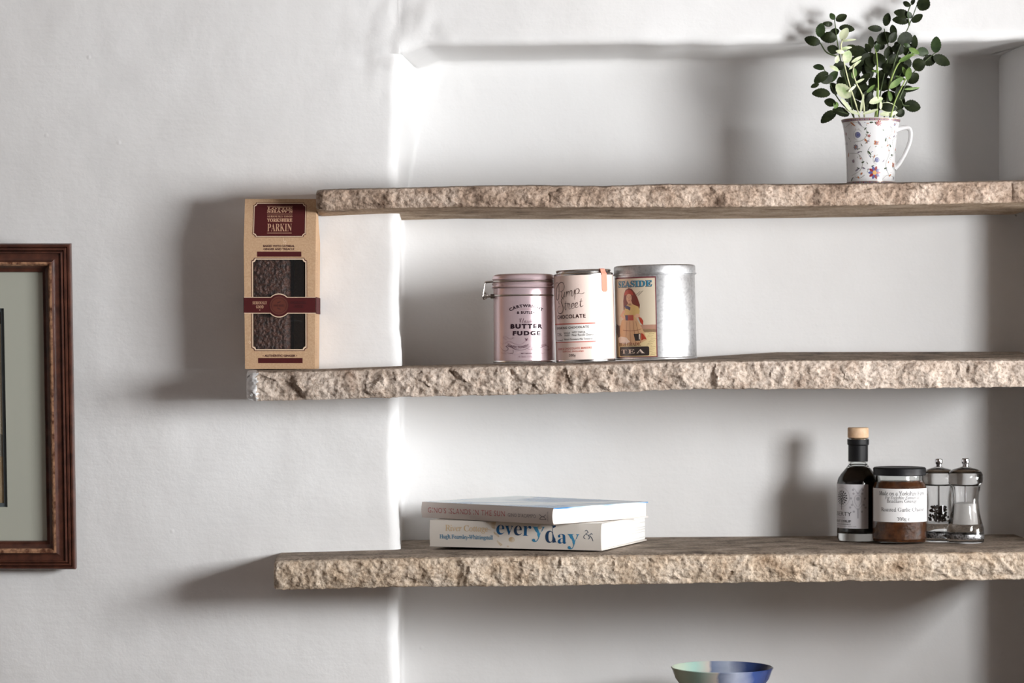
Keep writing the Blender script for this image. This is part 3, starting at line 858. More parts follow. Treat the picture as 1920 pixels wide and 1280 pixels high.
def build_pump_tin():
    Y = -0.071; k = scl(Y); rp = 56.0; r = rp * k
    t = thing('chocolate_tin', 'cream and blush drinking chocolate tin with handwritten lettering and a peach seal strip', 'tin', (px2x(1098.6, Y), Y, tin_bottom(1098.6)), (0, R(-1.7), 0))
    PAPER = mat('blush_paper', srgb(246, 224, 214), 0.32, spec=0.5, coat=0.2)
    INK = mat('cocoa_ink', srgb(62, 32, 28), 0.45); RED = mat('coral_ink', srgb(206, 112, 98), 0.45); WHT = mat('white_paper', srgb(246, 243, 240), 0.45)
    PEACH = mat('peach_seal', srgb(236, 146, 126), 0.6, spec=0.15)
    B = 681
    z = lambda py: (B - py) * k
    mb = MB()
    prof = [(0, 0.0015), (r - 0.004, 0.0015), (r - 0.002, 0.0), (r - 0.0002, 0.0004), (r, 0.0018), (r - 0.0006, 0.0036), (r - 0.0006, z(519)), (r - 0.0002, z(517)), (r - 0.0010, z(515.8)), (r - 0.004, z(515.5)), (0, z(515.5))]
    mb.lathe(prof, STEEL, 96)
    mb.build('tin_body', t)
    lb = MB()
    lb.lathe([(r - 0.0008, z(676.6)), (r - 0.0001, z(676.6)), (r - 0.0001, z(520)), (r - 0.0008, z(520))], PAPER, 96)
    sh = Sheet()
    A = lambda px: arc(px - 1097, rp)
    V = lambda py: B - py
    def T(s, x0, x1, y0, y1, m, st='sans', off=0.0, space=1.0, rot=0.0, shear=0.0):
        a, b = A(x0), A(x1)
        sh.text(s, (a + b) / 2, V((y0 + y1) / 2), b - a, y1 - y0, m, 3, st, off, space, rot, shear)
    # hand lettering (stroked curves); photo coordinates of the crop: px = 1030 + c / 11.64, py = 490 + d / 11.64
    def hand(pts, w=0.9):
        sh.curve([(A(1030 + a / 11.64), V(490 + b / 11.64)) for a, b in pts], w, INK, 3, 5, taper=True)
    hand([(165, 545), (170, 505), (205, 492), (225, 520), (235, 600), (232, 720), (222, 830), (200, 868), (180, 845), (178, 770), (182, 660), (200, 580), (240, 520), (285, 490), (325, 505), (348, 560), (342, 625), (310, 672), (270, 682), (245, 670)], 1.25)
    hand([(272, 720), (288, 690), (290, 740), (283, 800), (298, 822), (325, 800), (345, 740), (352, 700), (345, 770), (350, 812), (372, 800)], 1.1)
    hand([(372, 800), (392, 720), (402, 690), (398, 760), (392, 812)], 1.0); hand([(396, 770), (420, 705), (445, 690), (450, 720), (445, 800)], 1.1); hand([(448, 765), (475, 690), (500, 675), (510, 705), (502, 770), (512, 800), (540, 780)], 1.1)
    hand([(540, 780), (565, 700), (580, 665), (575, 760), (563, 880)], 1.2); hand([(572, 720), (600, 655), (640, 640), (665, 665), (662, 710), (635, 745), (600, 752), (580, 735)], 1.0)
    hand([(640, 745), (680, 752), (730, 755), (765, 735), (762, 718)], 0.7)
    hand([(330, 870), (322, 845), (295, 842), (275, 870), (275, 920), (295, 980), (312, 1050), (300, 1120), (262, 1162), (218, 1155), (195, 1110), (200, 1050), (225, 1010), (250, 1005)], 1.25)
    hand([(250, 960), (225, 940), (215, 910), (235, 890)], 0.7)
    hand([(372, 895), (362, 960), (350, 1040), (358, 1088), (385, 1075)], 1.2); hand([(330, 962), (370, 950), (415, 945)], 0.7)
    hand([(388, 1070), (405, 990), (415, 945), (425, 965), (450, 958), (440, 1010), (438, 1062), (455, 1075), (480, 1050)], 1.1)
    hand([(480, 1040), (520, 1010), (545, 975), (535, 950), (508, 965), (490, 1010), (498, 1055), (530, 1060), (560, 1030)], 1.0)
    hand([(560, 1025), (600, 1000), (622, 962), (612, 940), (585, 955), (568, 1000), (578, 1042), (610, 1045), (645, 1015)], 1.0)
    hand([(708, 850), (695, 920), (682, 990), (690, 1032), (715, 1025), (740, 1005)], 1.2); hand([(655, 925), (700, 915), (742, 908)], 0.7)
    T('CHOCOLATE', 1046, 1097.5, 592.5, 599.8, INK, 'sans', 0.02, 1.15, R(1))
    # white panel with coral border
    a, b = A(1042), A(1115)
    sh.rect(a - 3, V(644.5), b, V(608.5), RED, 1); sh.rect(a - 2, V(642.8), b - 0.8, V(611), WHT, 2)
    T('DRINKING CHOCOLATE', 1044.6, 1103, 614.6, 618.8, INK, 'sans', 0.02, 1.05, R(1))
    T('72%', 1045, 1052.6, 626.5, 632, INK, 'sans'); T('SINGLE', 1056.6, 1068, 625, 628.2, INK); T('FARM', 1058, 1067, 629.4, 632.6, INK)
    T('WEST PAPUA', 1071.6, 1096, 624, 627.6, INK); T('Near Ransiki District', 1071.6, 1112, 628.6, 632.6, INK)
    T('Varietal', 1044.6, 1054, 638, 641.2, INK); T('Natural Forastero Mix Trinitario', 1057, 1109, 636.6, 640, INK)
    T('BEAN & CHOCOLATE MAKERS', 1046, 1107, 653.6, 657.4, RED, 'sans', 0.01, 1.1, R(1)); T('SUFFOLK, ENGLAND', 1054, 1092, 659.4, 663, RED, 'sans', 0.01, 1.1)
    T('200g', 1065, 1077.5, 666, 672, INK, 'italic')
    sh.build(lb, cyl_map(r - 0.0001, k), 3.0)
    lb.build('paper_label', t, recalc=False)
    # pressed lid with rolled rim
    ld = MB(); rl = 51.5 * k
    ld.lathe([(0, z(512.5)), (rl - 0.005, z(512.5)), (rl - 0.004, z(510.5)), (rl - 0.0025, z(509.2)), (rl - 0.0005, z(509.4)), (rl + 0.0003, z(510.8)), (rl - 0.0005, z(512.6)), (rl - 0.001, z(515)), (rl + 0.0012, z(515.5)), (rl + 0.0016, z(516.6)), (rl, z(517)), (0, z(517))], STEEL, 96)
    ld.build('lid', t)
    # peach tamper strip over the lid and down the side
    st = MB(); u0, u1 = A(1129.5), A(1139)
    w = (u1 - u0) * k / r / 2; am = (u0 + u1) / 2 * k / r
    pts = [(rl * 0.55, z(511.6)), (rl - 0.004, z(509.6)), (rl - 0.001, z(508.4)), (rl + 0.0010, z(509.8)), (rl + 0.0016, z(514)), (r + 0.0005, z(518)), (r + 0.0005, z(535)), (r + 0.0005, z(549)), (r + 0.0005, z(552))]
    vs = []
    for i, (rr, zz) in enumerate(pts):
        ww = w * (0.55 if i == len(pts) - 1 else 1.0)
        for q in (-1, -0.33, 0.33, 1): vs.append((rr * math.sin(am + q * ww), -rr * math.cos(am + q * ww), zz))
    fs = [(i * 4 + j, i * 4 + j + 1, i * 4 + j + 5, i * 4 + j + 4) for i in range(len(pts) - 1) for j in range(3)]
    st.add(vs, fs, PEACH)
    rw = mat('coral_strip', srgb(196, 92, 82), 0.4)
    st.build('seal_strip', t, recalc=False)
    st = MB()
    st.add([(-rl * 0.62, -rl * 0.2, z(508.6)), (-rl * 0.30, -rl * 0.35, z(508.4)), (-rl * 0.30, -rl * 0.2, z(508.4)), (-rl * 0.6, -rl * 0.05, z(508.6))], [(0, 1, 2, 3)], rw)
    st.build('tear_tab', t, recalc=False)
build_pump_tin()

def build_tea_tin():
    Y = -0.055; k = scl(Y); rp = 75.3; r = rp * k
    t = thing('tea_tin', 'large dull galvanised tea tin with a picture label, right of the other two tins', 'tin', (px2x(1231, Y), Y, tin_bottom(1231)), (0, R(-1.3), 0))
    GALV = mat('galvanised_steel', (0.60, 0.60, 0.605, 1), 0.45, 1.0, var=((0.47, 0.47, 0.48, 1), 240, 6, 0.34, 0.54), bump=(140, 0.10, 0.001))
    B = 675.5
    z = lambda py: (B - py) * k
    mb = MB()
    mb.lathe([(0, 0.002), (r - 0.003, 0.002), (r - 0.001, 0.0), (r + 0.0008, 0.0002), (r + 0.0010, 0.0016), (r, 0.0030), (r, z(519)), (r - 0.001, z(516)), (0, z(516))], GALV, 110)
    mb.build('tin_body', t)
    ld = MB(); rl = r + 0.0009
    ld.lathe([(r - 0.0005, z(518)), (rl, z(518)), (rl + 0.0014, z(517)), (rl + 0.0014, z(515.4)), (rl, z(514.6)), (rl, z(503.5)), (rl - 0.0008, z(501.2)), (rl - 0.003, z(500)), (rl - 0.006, z(500.4)), (0, z(500.4))], GALV, 110)
    ld.build('lid', t)
    lb = MB(); sh = Sheet()
    A = lambda px: arc(px - 1229, rp)
    V = lambda py: B - py
    C = lambda n, *c, **q: mat('label_' + n, srgb(*c), 0.4, **q)
    BORD = C('maroon', 112, 56, 62); SKY = C('sky', 208, 194, 172); SEA = C('sea', 172, 132, 112); SAND = C('sand', 214, 192, 146)
    BLUE = C('blue', 58, 122, 148); SHAD = C('shade', 92, 80, 74); HAIR = C('hair', 112, 48, 38); SKIN = C('skin', 214, 168, 138); SCARF = C('scarf', 170, 62, 46)
    YEL = C('yellow', 204, 172, 110); PEA = C('peach', 204, 162, 122); NAVY = C('navy', 66, 58, 88); REDS = C('red', 168, 64, 46); DARK = C('dark', 52, 44, 42); WHITE = C('white', 224, 206, 190); BRN = C('brown', 128, 74, 50)
    ua, ub = A(1152.6) - 22, A(1227)
    sh.rect(ua, V(671), ub, V(522), BORD, 1)
    sh.rect(ua + 2, V(669.4), ub - 1.9, V(524.6), SKY, 2)
    sh.rect(ua + 2, V(625), ub - 1.9, V(611), SEA, 3); sh.rect(ua + 2, V(669.4), ub - 1.9, V(619), SAND, 3)
    for i in range(16):
        yy = 622 + i * 3; x0 = 1207 + (i * 7 % 9)
        sh.curve([(A(x0), V(yy)), (A(x0 + 5), V(yy - 0.8)), (A(x0 + 10), V(yy + 0.3))], 0.5, C('sandline', 150, 126, 92), 4, 3)
    sh.text('SEASIDE', (A(1160) + A(1219.5)) / 2, V(535), A(1219.5) - A(1160), 12.6, SHAD, 4, 'bold', 0.03)
    sh.text('SEASIDE', (A(1160) + A(1219.5)) / 2 + 0.7, V(534.6), A(1219.5) - A(1160), 11.6, BLUE, 5, 'bold', 0.015)
    P = lambda L: [(A(x), V(y)) for x, y in L]
    sh.poly(P([(1168, 583), (1167.5, 566), (1169, 553), (1172, 545.5), (1177.5, 542.2), (1183, 544), (1188, 551), (1193, 561), (1197, 574), (1196, 581), (1189, 575), (1184, 573), (1178, 572)]), HAIR, 4)
    sh.poly(P([(1170, 578), (1176, 571), (1181, 570), (1187, 574), (1194, 577), (1196.5, 585), (1195, 594), (1188, 600), (1171, 600), (1168, 592)]), YEL, 5)
    sh.poly(P([(1164, 602), (1170, 598), (1190, 598), (1197, 611), (1204, 626), (1208, 639), (1192, 647), (1166, 646), (1160, 636), (1161, 618)]), PEA, 5)
    for x0, x1 in ((1173, 1170), (1178, 1179), (1184, 1188), (1189, 1197)):
        sh.curve(P([(x0, 604), ((x0 + x1) / 2, 625), (x1, 644)]), 0.6, BRN, 6, 4)
    sh.curve(P([(1166, 620), (1178, 621.5), (1190, 621), (1199, 618)]), 0.7, BRN, 6, 4)
    sh.disc(A(1177.6), V(560.5), 6.6, 9.2, SKIN, 6); sh.poly(P([(1175, 566), (1182, 566), (1184, 574), (1176, 575)]), SKIN, 5)
    sh.poly(P([(1169.6, 556), (1171, 549), (1175, 545.6), (1180, 545.5), (1184.5, 549.5), (1186, 556), (1178, 552.8)]), SCARF, 7)
    for ex in (1175.4, 1180.2): sh.disc(A(ex), V(558.6), 0.9, 0.6, DARK, 7, 8)
    sh.line(P([(1177.7, 559.5), (1177.2, 562.6), (1178.2, 563)]), 0.4, BRN, 7); sh.line(P([(1176, 565.6), (1179.6, 565.6)]), 0.7, REDS, 7)
    sh.poly(P([(1170, 574), (1175, 575), (1180, 578), (1179, 584), (1175, 581), (1171, 580)]), NAVY, 6)
    sh.poly(P([(1170, 592), (1185, 592.4), (1185, 602.4), (1171, 602)]), REDS, 6); sh.poly(P([(1170.5, 592.4), (1175, 592.4), (1175, 602.2), (1171, 602)]), NAVY, 7)
    sh.poly(P([(1168, 582), (1171, 586), (1166, 592), (1171, 597), (1168, 600), (1162, 593)]), SKIN, 6)
    sh.poly(P([(1191, 590), (1196, 591), (1197, 596), (1190, 598), (1186, 595)]), SKIN, 6)
    sh.poly(P([(1194, 596), (1199, 598), (1202.5, 604), (1202, 612), (1197.5, 607)]), REDS, 6)
    sh.poly(P([(1184.6, 627.4), (1197, 627), (1196, 640), (1187.4, 640.4)]), DARK, 7); sh.poly(P([(1194, 628), (1196.4, 628), (1195.4, 638), (1194, 638)]), WHITE, 8)
    sh.poly(P([(1198, 626), (1202, 628), (1208, 638), (1203, 637.6), (1198, 640)]), REDS, 7)
    sh.poly(P([(1157.6, 634), (1163, 631.5), (1172, 634), (1178, 642), (1172, 645.6), (1160, 644)]), WHITE, 7)
    sh.poly(P([(1155, 607), (1160, 612), (1162, 630), (1158, 634), (1155, 622)]), C('rock', 112, 94, 84), 5)
    for a_, b_ in (((1161, 596), (1170, 580)), ((1190, 556), (1198, 549)), ((1194, 557), (1203, 548))): sh.line(P([a_, b_]), 0.5, DARK, 5)
    sh.text('HIGH GRADE', (A(1159) + A(1197)) / 2, V(646.4), A(1197) - A(1159), 6.4, BRN, 8, 'bold', 0.0)
    u0, u1, v0, v1 = A(1160), A(1212), V(667.8), V(651)
    rr = 2.6
    rp_ = []
    for cx_, cy_, a0 in ((u1 - rr, v1 - rr, 0), (u0 + rr, v1 - rr, 90), (u0 + rr, v0 + rr, 180), (u1 - rr, v0 + rr, 270)):
        rp_ += [(cx_ + rr * math.cos(R(a0 + 30 * i)), cy_ + rr * math.sin(R(a0 + 30 * i))) for i in range(4)]
    sh.poly(rp_, DARK, 8)
    sh.text('TEA', (A(1163) + A(1204)) / 2, V(659.6), A(1204) - A(1163), 7.6, WHITE, 9, 'bold', 0.0, 1.25)
    sh.build(lb, cyl_map(r, k, 0.00006), 3.0)
    lb.build('picture_label', t, recalc=False)
build_tea_tin()

# ------------------------------------------------------------------ books on the lowest shelf
def build_book(name, label, corner, yaw, L1, L2, th, cover, z0, front_art, top_m, pages_m, roll=0.0, tilt=0.0, spine_m=None):
    """corner = near right bottom corner (x, y); spine runs from it to the left/back by yaw; pages show on the right"""
    t = thing(name, label, 'book', (corner[0], corner[1], z0), (tilt, roll, -yaw))
    # local: spine along -X (x from -L1 to 0) at y = 0, book depth along +Y
    c = MB(); tc = 0.0016
    sm = spine_m or cover
    # spine: softly rounded slab
    n = 10; prof = []
    for i in range(n + 1):
        s = i / n; prof.append((-0.0022 * math.sin(PI * s), s * th))
    vs = []; 
    for x in (-L1, 0.0):
        for y, z in prof: vs.append((x, y, z))
        for y, z in reversed(prof): vs.append((x, 0.0022, z))
    m = len(vs) // 2
    fs = [(i, (i + 1) % m, m + (i + 1) % m, m + i) for i in range(m)] + [tuple(range(m)), tuple(reversed(range(m, 2 * m)))]
    c.add(vs, fs, sm)
    c.box(-L1 - 0.0005, 0.0005, 0.0, L2 + 0.003, 0, tc, cover)
    c.box(-L1 - 0.0005, 0.0005, 0.0, L2 + 0.003, th - tc, th, top_m)
    front_art(c)
    c.build('cover', t, angle=30, recalc=False)
    p = MB()
    nl = 16; vs = []
    z1, z2 = tc + 0.0002, th - tc - 0.0002
    p.box(-L1 + 0.003, -0.0012, 0.0024, L2, z1, z2, pages_m)
    p.build('pages', t, smooth=False)
    return t
def pages_mat(name, a, b, scale):
    m = bpy.data.materials.new(name); m.use_nodes = True; nt = m.node_tree; bs = nt.nodes['Principled BSDF']
    bs.inputs['Roughness'].default_value = 0.8
    tc = nt.nodes.new('ShaderNodeTexCoord'); mp = nt.nodes.new('ShaderNodeMapping'); mp.inputs['Scale'].default_value = (2, 2, scale)
    nz = nt.nodes.new('ShaderNodeTexNoise'); nz.inputs['Scale'].default_value = 1; nz.inputs['Detail'].default_value = 3
    rp = nt.nodes.new('ShaderNodeValToRGB'); rp.color_ramp.elements[0].position = 0.38; rp.color_ramp.elements[1].position = 0.52
    rp.color_ramp.elements[0].color = a; rp.color_ramp.elements[1].color = b
    nt.links.new(tc.outputs['Object'], mp.inputs['Vector']); nt.links.new(mp.outputs['Vector'], nz.inputs['Vector'])
    nt.links.new(nz.outputs['Fac'], rp.inputs['Fac']); nt.links.new(rp.outputs['Color'], bs.inputs['Base Color'])
    return m
def build_books():
    # lower book
    Yc = -0.095; k = scl(Yc)
    z0 = shelf_z(TOP3, 1000) + 0.0028
    th = 50.5 * k
    CREAM = mat('cream_cover', srgb(214, 207, 198), 0.4); TEAL = [mat('blue_ink_a', srgb(24, 86, 132), 0.4), mat('blue_ink_b', srgb(30, 60, 92), 0.4), mat('blue_ink_c', srgb(60, 128, 164), 0.4)]
    GOLD = mat('buff_ink', srgb(206, 178, 138), 0.4); STAIN = mat('tea_stain', srgb(178, 152, 118), 0.55, var=(srgb(206, 194, 176), 120, 4, 0.35, 0.65)); INK = mat('navy_ink', srgb(40, 66, 92), 0.4)
    L1 = 0.2495; yaw = math.atan2(0.082, 0.2335)
    def art(c):
        sh = Sheet(); q = L1 / 321.7     # m per photo px along the foreshortened spine
        X = lambda px: (px - 1127.7)
        # v measured in px from the bottom of the spine; spine slants in the picture, so use local rows
        def T(s, x0, x1, v0, v1, m, st='bold', off=0.0, space=1.0, lay=2): sh.text(s, X((x0 + x1) / 2), (v0 + v1) / 2, x1 - x0, v1 - v0, m, lay, st, off, space)
        # stains
        sh.poly([(X(912), 49.4), (X(932), 49.4), (X(930), 40), (X(938), 24), (X(944), 6), (X(940), 4), (X(934), 12), (X(929), 28), (X(922), 42)], STAIN, 1)
        sh.disc(X(962), 17, 6, 5, STAIN, 1); sh.disc(X(954), 4, 2.5, 1.6, STAIN, 1, 10); sh.disc(X(1014), 42, 4, 4, STAIN, 1)
        T('River Cottage', 836, 917, 27.0, 42.5, GOLD, 'serif', 0.008)
        sh.curve([(X(912), 33), (X(918), 35), (X(923), 34)], 0.7, GOLD, 2)
        T('Hugh Fearnley-Whittingstall', 825.5, 927, 13.6, 24.6, TEAL[2], 'serif', 0.016)
        big = 'everyday'
        xs = [(933, 948), (949, 964.5), (966, 981), (983, 998.5), (1000, 1024), (1025, 1046), (1048, 1064), (1066, 1088)]
        base = [26, 25.5, 25, 25, 13.5, 12.5, 11.5, 1.2]
        hts = [18.5, 17.5, 18.5, 18.5, 29, 33, 18.5, 29]
        cols = [1, 0, 1, 0, 2, 1, 0, 0]
        cols = [0, 0, 1, 0, 2, 1, 0, 2]
        for ch, (a, b), y0, h, ci in zip(big, xs, base, hts, cols):
            T(ch, a, b, y0, y0 + h, TEAL[ci], 'bold', -0.006)
        # little pony-like flourish of the imprint
        for L in ([(1098, 36), (1101, 38), (1104, 34), (1100, 31), (1106, 29), (1110, 32), (1112, 30)], [(1099, 30), (1096, 25), (1099, 22)], [(1105, 29), (1107, 24), (1104, 21)], [(1108, 28), (1112, 22), (1113, 18)]):
            sh.curve([(X(x), y) for x, y in L], 1.0, INK, 2)
        kz = th / 50.5
        sh.build(c, lambda u, v, l: (u * q, -0.0022 * math.sin(PI * min(1, max(0, v / 50.5))) - 0.0001 * l, v * kz))
    build_book('cookbook', 'thick cream cookbook lying flat on the lowest shelf, bottom of the two', (px2x(1127.7, Yc), Yc), yaw, L1, 0.212, th, CREAM, z0, art,
               CREAM, pages_mat('white_pages', srgb(196, 194, 190), srgb(244, 243, 240), 900))
    # upper book
    Yc2 = -0.122; k2 = scl(Yc2)
    th2 = 30.6 * k2
    COV = mat('blush_cover', srgb(206, 196, 190), 0.35); TOPB = mat('blue_sea_cover', srgb(210, 224, 232), 0.22, var=(srgb(44, 120, 176), 9, 2, 0.44, 0.56)); RED = mat('rose_ink', srgb(178, 92, 92), 0.4); GR = mat('grey_ink', srgb(110, 102, 104), 0.4)
    L1b = 0.240; yaw2 = math.atan2(0.157, 0.183)
    def art2(c):
        sh = Sheet(); q = L1b / 253.5
        X = lambda px: (px - 1038)
        def T(s, x0, x1, v0, v1, m, st='sans', off=0.0, space=1.0): sh.text(s, X((x0 + x1) / 2), (v0 + v1) / 2, x1 - x0, v1 - v0, m, 2, st, off, space)
        T("GINO'S ISLANDS IN THE SUN", 798, 948.5, 10.5, 21, RED, 'sans', 0.0, 1.1)
        T("GINO D'ACAMPO", 954.5, 1007, 10.6, 17.4, GR, 'sans', 0.0, 1.1)
        sh.rect(X(1014), 8, X(1026), 9.2, GR, 2)
        sh.curve([(X(1014), 18), (X(1018), 14), (X(1022), 14), (X(1026), 18)], 1.2, GR, 2); sh.curve([(X(1014), 9), (X(1018), 13.4), (X(1022), 13.4), (X(1026), 9)], 1.2, GR, 2)
        sh.text('HODDER', X(1029), 15, 18, 2.4, GR, 2, 'sans', 0.0, 1.0, PI / 2)
        sh.rect(X(1033.5), 0.4, X(1036), 30, mat('cover_edge', srgb(190, 176, 168), 0.4), 1)
        kz = th2 / 30.6
        sh.build(c, lambda u, v, l: (u * q, -0.0022 * math.sin(PI * min(1, max(0, v / 30.6))) - 0.0001 * l, v * kz))
    build_book('cookbook', 'thinner cookbook with a blue cover, lying askew on top of the thick cream book', (px2x(1037.6, Yc2), Yc2), yaw2, L1b, 0.205, th2, COV, z0 + th + 0.0008, art2,
               TOPB, pages_mat('bright_pages', srgb(232, 231, 229), srgb(250, 250, 249), 500), spine_m=COV)
build_books()

# ------------------------------------------------------------------ bottle, jar and mills on the lowest shelf
GLASS = mat('clear_glass', (0.96, 0.98, 0.97, 1), 0.02, trans=1.0, ior=1.45)
ACRYL = mat('clear_acrylic', (0.97, 0.97, 0.97, 1), 0.03, trans=1.0, ior=1.42)
BLACKM = mat('black_cap', srgb(18, 18, 20), 0.45, spec=0.3)
CHROME = mat('chrome', (0.82, 0.82, 0.84, 1), 0.08, 1.0)
def build_bottle():
    Y = 0.080; k = scl(Y); rp = 39.3; r = rp * k
    B = 1015.5
    z = lambda py: (B - py) * k
    zz = shelf_z(TOP3, 1608) + 0.0006
    t = thing('syrup_bottle', 'dark syrup bottle with a wooden stopper and black neck, on the lowest shelf', 'bottle', (px2x(1609, Y), Y, zz))
    nk = 17.6 * k
    outer = [(0, 0.001), (r - 0.005, 0.0), (r - 0.0015, 0.0012), (r, 0.005), (r, z(908)), (r - 0.0006, z(902)), (r - 0.0024, z(896)), (r - 0.006, z(889)), (r - 0.0105, z(882)), (nk + 0.0022, z(876)), (nk, z(872)), (nk, z(836)), (nk + 0.0016, z(835)), (nk + 0.0016, z(824)), (nk, z(823))]
    inner = [(nk - 0.003, z(823)), (nk - 0.003, z(872)), (r - 0.0125, z(881.5)), (r - 0.0085, z(888)), (r - 0.0046, z(896)), (r - 0.003, z(903)), (r - 0.0025, z(910)), (r - 0.0025, z(996)), (r - 0.006, z(1000)), (0, z(999))]
    g = MB(); g.lathe(outer + inner, GLASS, 64); g.build('glass', t, angle=40)
    q = MB(); syr = mat('dark_syrup', srgb(14, 7, 8), 0.05, spec=0.5)
    e = 0.0003
    q.lathe([(0, z(999) + e), (r - 0.006, z(1000) + e), (r - 0.0012, z(997) + e), (r - 0.0012, z(910)), (r - 0.0017, z(903)), (r - 0.0033, z(896)), (r - 0.0070, z(888.6)), (r - 0.0112, z(882)), (nk - 0.0016, z(875.5)), (nk - 0.003, z(874.4)), (0, z(874.5))], syr, 64)
    q.build('syrup', t)
    s = MB(); wood = mat('beech_stopper', srgb(222, 190, 158), 0.6, var=(srgb(206, 170, 134), 180, 3, 0.35, 0.65))
    rs = 19.6 * k
    s.lathe([(0, z(842)), (nk - 0.0034, z(842)), (nk - 0.0034, z(823)), (rs - 0.0012, z(822.6)), (rs, z(821.4)), (rs, z(804.4)), (rs - 0.001, z(803)), (0, z(802.8))], wood, 56)
    s.build('stopper', t)
    n = MB(); slv = mat('black_neck_wrap', srgb(20, 20, 22), 0.5, spec=0.3)
    pts = [(nk + 0.0003, z(866.5)), (nk + 0.0006, z(866.5)), (nk + 0.0006, z(836.5)), (nk + 0.0020, z(834.6)), (nk + 0.0020, z(826)), (nk + 0.0019, z(825))]
    n.lathe(pts, slv, 56); n.build('neck_wrap', t, recalc=True)
    lb = MB(); sh = Sheet()
    LP = mat('silver_grey_label', srgb(206, 204, 208), 0.5); LG = mat('label_pattern_grey', srgb(166, 164, 170), 0.5); LK = mat('label_black', srgb(34, 32, 36), 0.5)
    A = lambda px: arc(px - 1609, rp); V = lambda py: B - py
    ub = A(1623); ua = ub - 92
    sh.rect(ua, V(990), ub, V(908), LP, 1)
    # pale ornamental tree
    tx = A(1603.5)
    sh.rect(tx - 1.2, V(971), tx + 1.2, V(952), LG, 2)
    for s_ in (-1, 1):
        sh.curve([(tx, V(957)), (tx + s_ * 4, V(951)), (tx + s_ * 9, V(945)), (tx + s_ * 10, V(938))], 0.9, LG, 2)
        sh.curve([(tx + s_ * 1, V(950)), (tx + s_ * 6, V(940)), (tx + s_ * 5, V(930)), (tx + s_ * 0.5, V(928))], 0.9, LG, 2)
        sh.curve([(tx + s_ * 1, V(925)), (tx + s_ * 5, V(918)), (tx + s_ * 9, V(914))], 0.9, LG, 2)
        for dx, y in ((7.5, 958.5), (11, 946), (14.5, 951), (8, 925), (13, 934), (9, 918)): sh.disc(tx + s_ * dx, V(y), 2.1, 2.1, LG, 2, 12)
    sh.disc(tx, V(934.5), 3.2, 3.6, LG, 2); sh.leaf(tx, V(924), PI / 2, 5, 2, LG, 2)
    # dark tree emblem
    ex = A(1575.5)
    for ri, n_ in ((4, 6), (8, 11), (12.5, 16)):
        for i in range(n_):
            a = 2 * PI * i / n_ + ri
            sh.leaf(ex + ri * math.cos(a), V(933) + ri * 0.95 * math.sin(a), a, 4.4, 2.6, LK, 2)
    sh.rect(ex - 0.7, V(956), ex + 0.7, V(933), LK, 2)
    sh.ring(ex, V(932), 19, 18, 0.6, LG, 2)
    e1 = A(1592)
    sh.text('LIBERTY', e1 - 24, V(963.2), 48, 7.4, LK, 2, 'sans', 0.0); sh.text('FRUIT CO', e1 - 26, V(970.6), 26, 2.6, LG, 2)
    sh.text('FRUIT SYRUP', e1 - 23, V(977), 44, 4.6, LK, 2, 'sans', 0.02); sh.text('BLACKBERRY', e1 - 20, V(982.6), 38, 2.2, LK, 2); sh.text('250ml dilute to taste, shake well', A(1600) - 25, V(986.4), 50, 1.6, LK, 2)
    sh.build(lb, cyl_map(r + 0.00005, k), 3.0); lb.build('label', t, recalc=False)
build_bottle()

